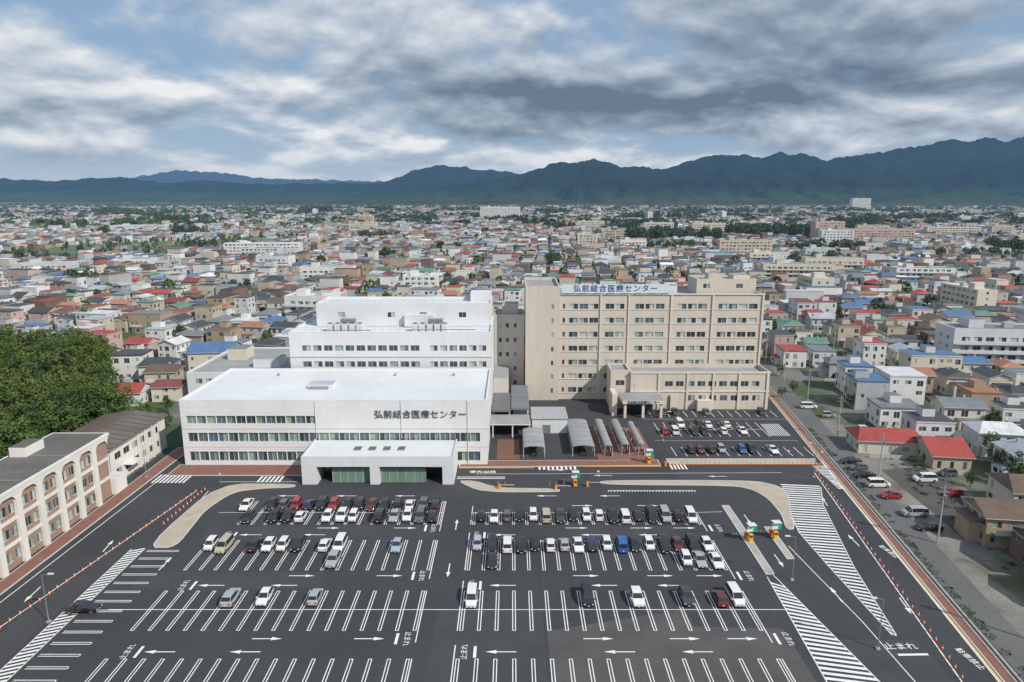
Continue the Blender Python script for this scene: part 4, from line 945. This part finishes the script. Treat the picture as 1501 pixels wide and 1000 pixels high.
# ------------------------------------------------------------ light & sky
SUN=Vector((.74,-.60,0)).normalized();el=math.radians(40);SV=Vector((SUN.x*math.cos(el),SUN.y*math.cos(el),math.sin(el)))
li=bpy.data.lights.new('sun','SUN');li.energy=4.4;li.angle=math.radians(.5);li.color=(1,.95,.87);lo=bpy.data.objects.new('sun',li);lo.rotation_euler=(-SV).to_track_quat('-Z','Y').to_euler();COL.objects.link(lo)
w=bpy.data.worlds.new("World");scene.world=w;w.use_nodes=True;nt=w.node_tree;N=nt.nodes;L=nt.links;bg=N['Background'];bg.inputs[1].default_value=.1
sky=N.new('ShaderNodeTexSky');sky.sky_type='NISHITA';sky.sun_disc=False;sky.sun_elevation=el;sky.sun_rotation=math.atan2(SV.x,SV.y);sky.air_density=1.2;sky.dust_density=.6
tc=N.new('ShaderNodeTexCoord');sp=N.new('ShaderNodeSeparateXYZ');L.new(tc.outputs['Generated'],sp.inputs[0])
def mth(op,a,b=None,c=None,clamp=False):
    n=N.new('ShaderNodeMath');n.operation=op;n.use_clamp=clamp
    for i,v in enumerate((a,b,c)):
        if v is None: continue
        if isinstance(v,(int,float)): n.inputs[i].default_value=v
        else: L.new(v,n.inputs[i])
    return n.outputs[0]
def mrange(v,a,b,c=0,d=1,smooth=True):
    n=N.new('ShaderNodeMapRange');n.interpolation_type='SMOOTHSTEP' if smooth else 'LINEAR';L.new(v,n.inputs[0])
    for i,x in zip((1,2,3,4),(a,b,c,d)): n.inputs[i].default_value=x
    return n.outputs[0]
Z=mth('MAXIMUM',sp.outputs[2],0.0)
def proj(dz,k=.30):
    zz=mth('ADD',Z,dz);den=mth('ADD',zz,k);c=N.new('ShaderNodeCombineXYZ')
    L.new(mth('DIVIDE',sp.outputs[0],den),c.inputs[0]);L.new(mth('DIVIDE',sp.outputs[1],den),c.inputs[1]);return c.outputs[0]
P0=proj(0);P1=proj(.018)
def noise(vec,sc,off,det=8,rough=.55,dist=0):
    a=N.new('ShaderNodeVectorMath');a.operation='ADD';L.new(vec,a.inputs[0]);a.inputs[1].default_value=off
    n=N.new('ShaderNodeTexNoise');n.inputs['Scale'].default_value=sc;n.inputs['Detail'].default_value=det;n.inputs['Roughness'].default_value=rough;n.inputs['Distortion'].default_value=dist;L.new(a.outputs[0],n.inputs['Vector']);return n.outputs[0]
OFF=(3.1,1.7,0)
n0_=noise(P0,2.0,OFF,8,.52,.2);n1_=noise(P1,2.0,OFF,8,.52,.2)
relief=mth('MULTIPLY',mth('SUBTRACT',n0_,n1_),3.4)
broad=noise(P0,.8,(11,5,2),4,.5,.2)
AX=mth('DIVIDE',sp.outputs[0],mth('MAXIMUM',sp.outputs[1],.05))
def gauss(v,c,wd): 
    t=mth('DIVIDE',mth('SUBTRACT',v,c),wd);return mth('EXPONENT',mth('MULTIPLY',mth('MULTIPLY',t,t),-1))
dark=mth('MULTIPLY',gauss(Z,.130,.038),mrange(AX,-.30,.02))
dark2=mth('MULTIPLY',gauss(Z,.21,.05),mrange(AX,.10,.5))
brt=mth('MULTIPLY',gauss(Z,.225,.05),gauss(AX,-.15,.16))
low=gauss(Z,.065,.025)
dens=mth('ADD',n0_,mth('MULTIPLY',dark,.16));dens=mth('ADD',dens,mth('MULTIPLY',dark2,.12));dens=mth('ADD',dens,mth('MULTIPLY',brt,.08))
cov=mrange(dens,.37,.56)
B=mth('ADD',mth('MULTIPLY',mth('SUBTRACT',broad,.5),.9),.66)
B=mth('ADD',B,relief);B=mth('SUBTRACT',B,mth('MULTIPLY',mth('SUBTRACT',dens,.5),.55))
B=mth('SUBTRACT',B,mth('MULTIPLY',dark,.42));B=mth('SUBTRACT',B,mth('MULTIPLY',dark2,.20));B=mth('ADD',B,mth('MULTIPLY',low,.08));B=mth('ADD',B,mth('MULTIPLY',brt,.30),clamp=True)
r=N.new('ShaderNodeValToRGB');L.new(B,r.inputs[0]);cr=r.color_ramp
cr.elements[0].position=0;cr.elements[0].color=(.145,.20,.28,1);cr.elements[1].position=1;cr.elements[1].color=(.84,.855,.87,1)
e=cr.elements.new(.3);e.color=(.26,.335,.43,1);e=cr.elements.new(.62);e.color=(.47,.545,.64,1)
sc=N.new('ShaderNodeVectorMath');sc.operation='SCALE';L.new(r.outputs[0],sc.inputs[0]);sc.inputs['Scale'].default_value=10
bl=N.new('ShaderNodeMix');bl.data_type='RGBA';bl.inputs[0].default_value=.8;L.new(sky.outputs[0],bl.inputs[6]);bl.inputs[7].default_value=(2.5,3.9,5.9,1)
mx=N.new('ShaderNodeMix');mx.data_type='RGBA';L.new(cov,mx.inputs[0]);L.new(bl.outputs[2],mx.inputs[6]);L.new(sc.outputs[0],mx.inputs[7])
hz=N.new('ShaderNodeMix');hz.data_type='RGBA';L.new(mrange(Z,0,.09,.75,0),hz.inputs[0]);L.new(mx.outputs[2],hz.inputs[6]);hz.inputs[7].default_value=(4.3,5.3,6.6,1)
L.new(hz.outputs[2],bg.inputs[0])
# ------------------------------------------------------------ camera
cam=bpy.data.cameras.new('camera');cam.lens=24;cam.sensor_width=36;cam.clip_end=90000;cam.clip_start=1
co=bpy.data.objects.new('camera',cam);co.location=(0,0,60);co.rotation_euler=(math.radians(90-11.9),0,0);COL.objects.link(co);scene.camera=co
scene.view_settings.view_transform='Standard';scene.view_settings.look='None';scene.view_settings.exposure=0
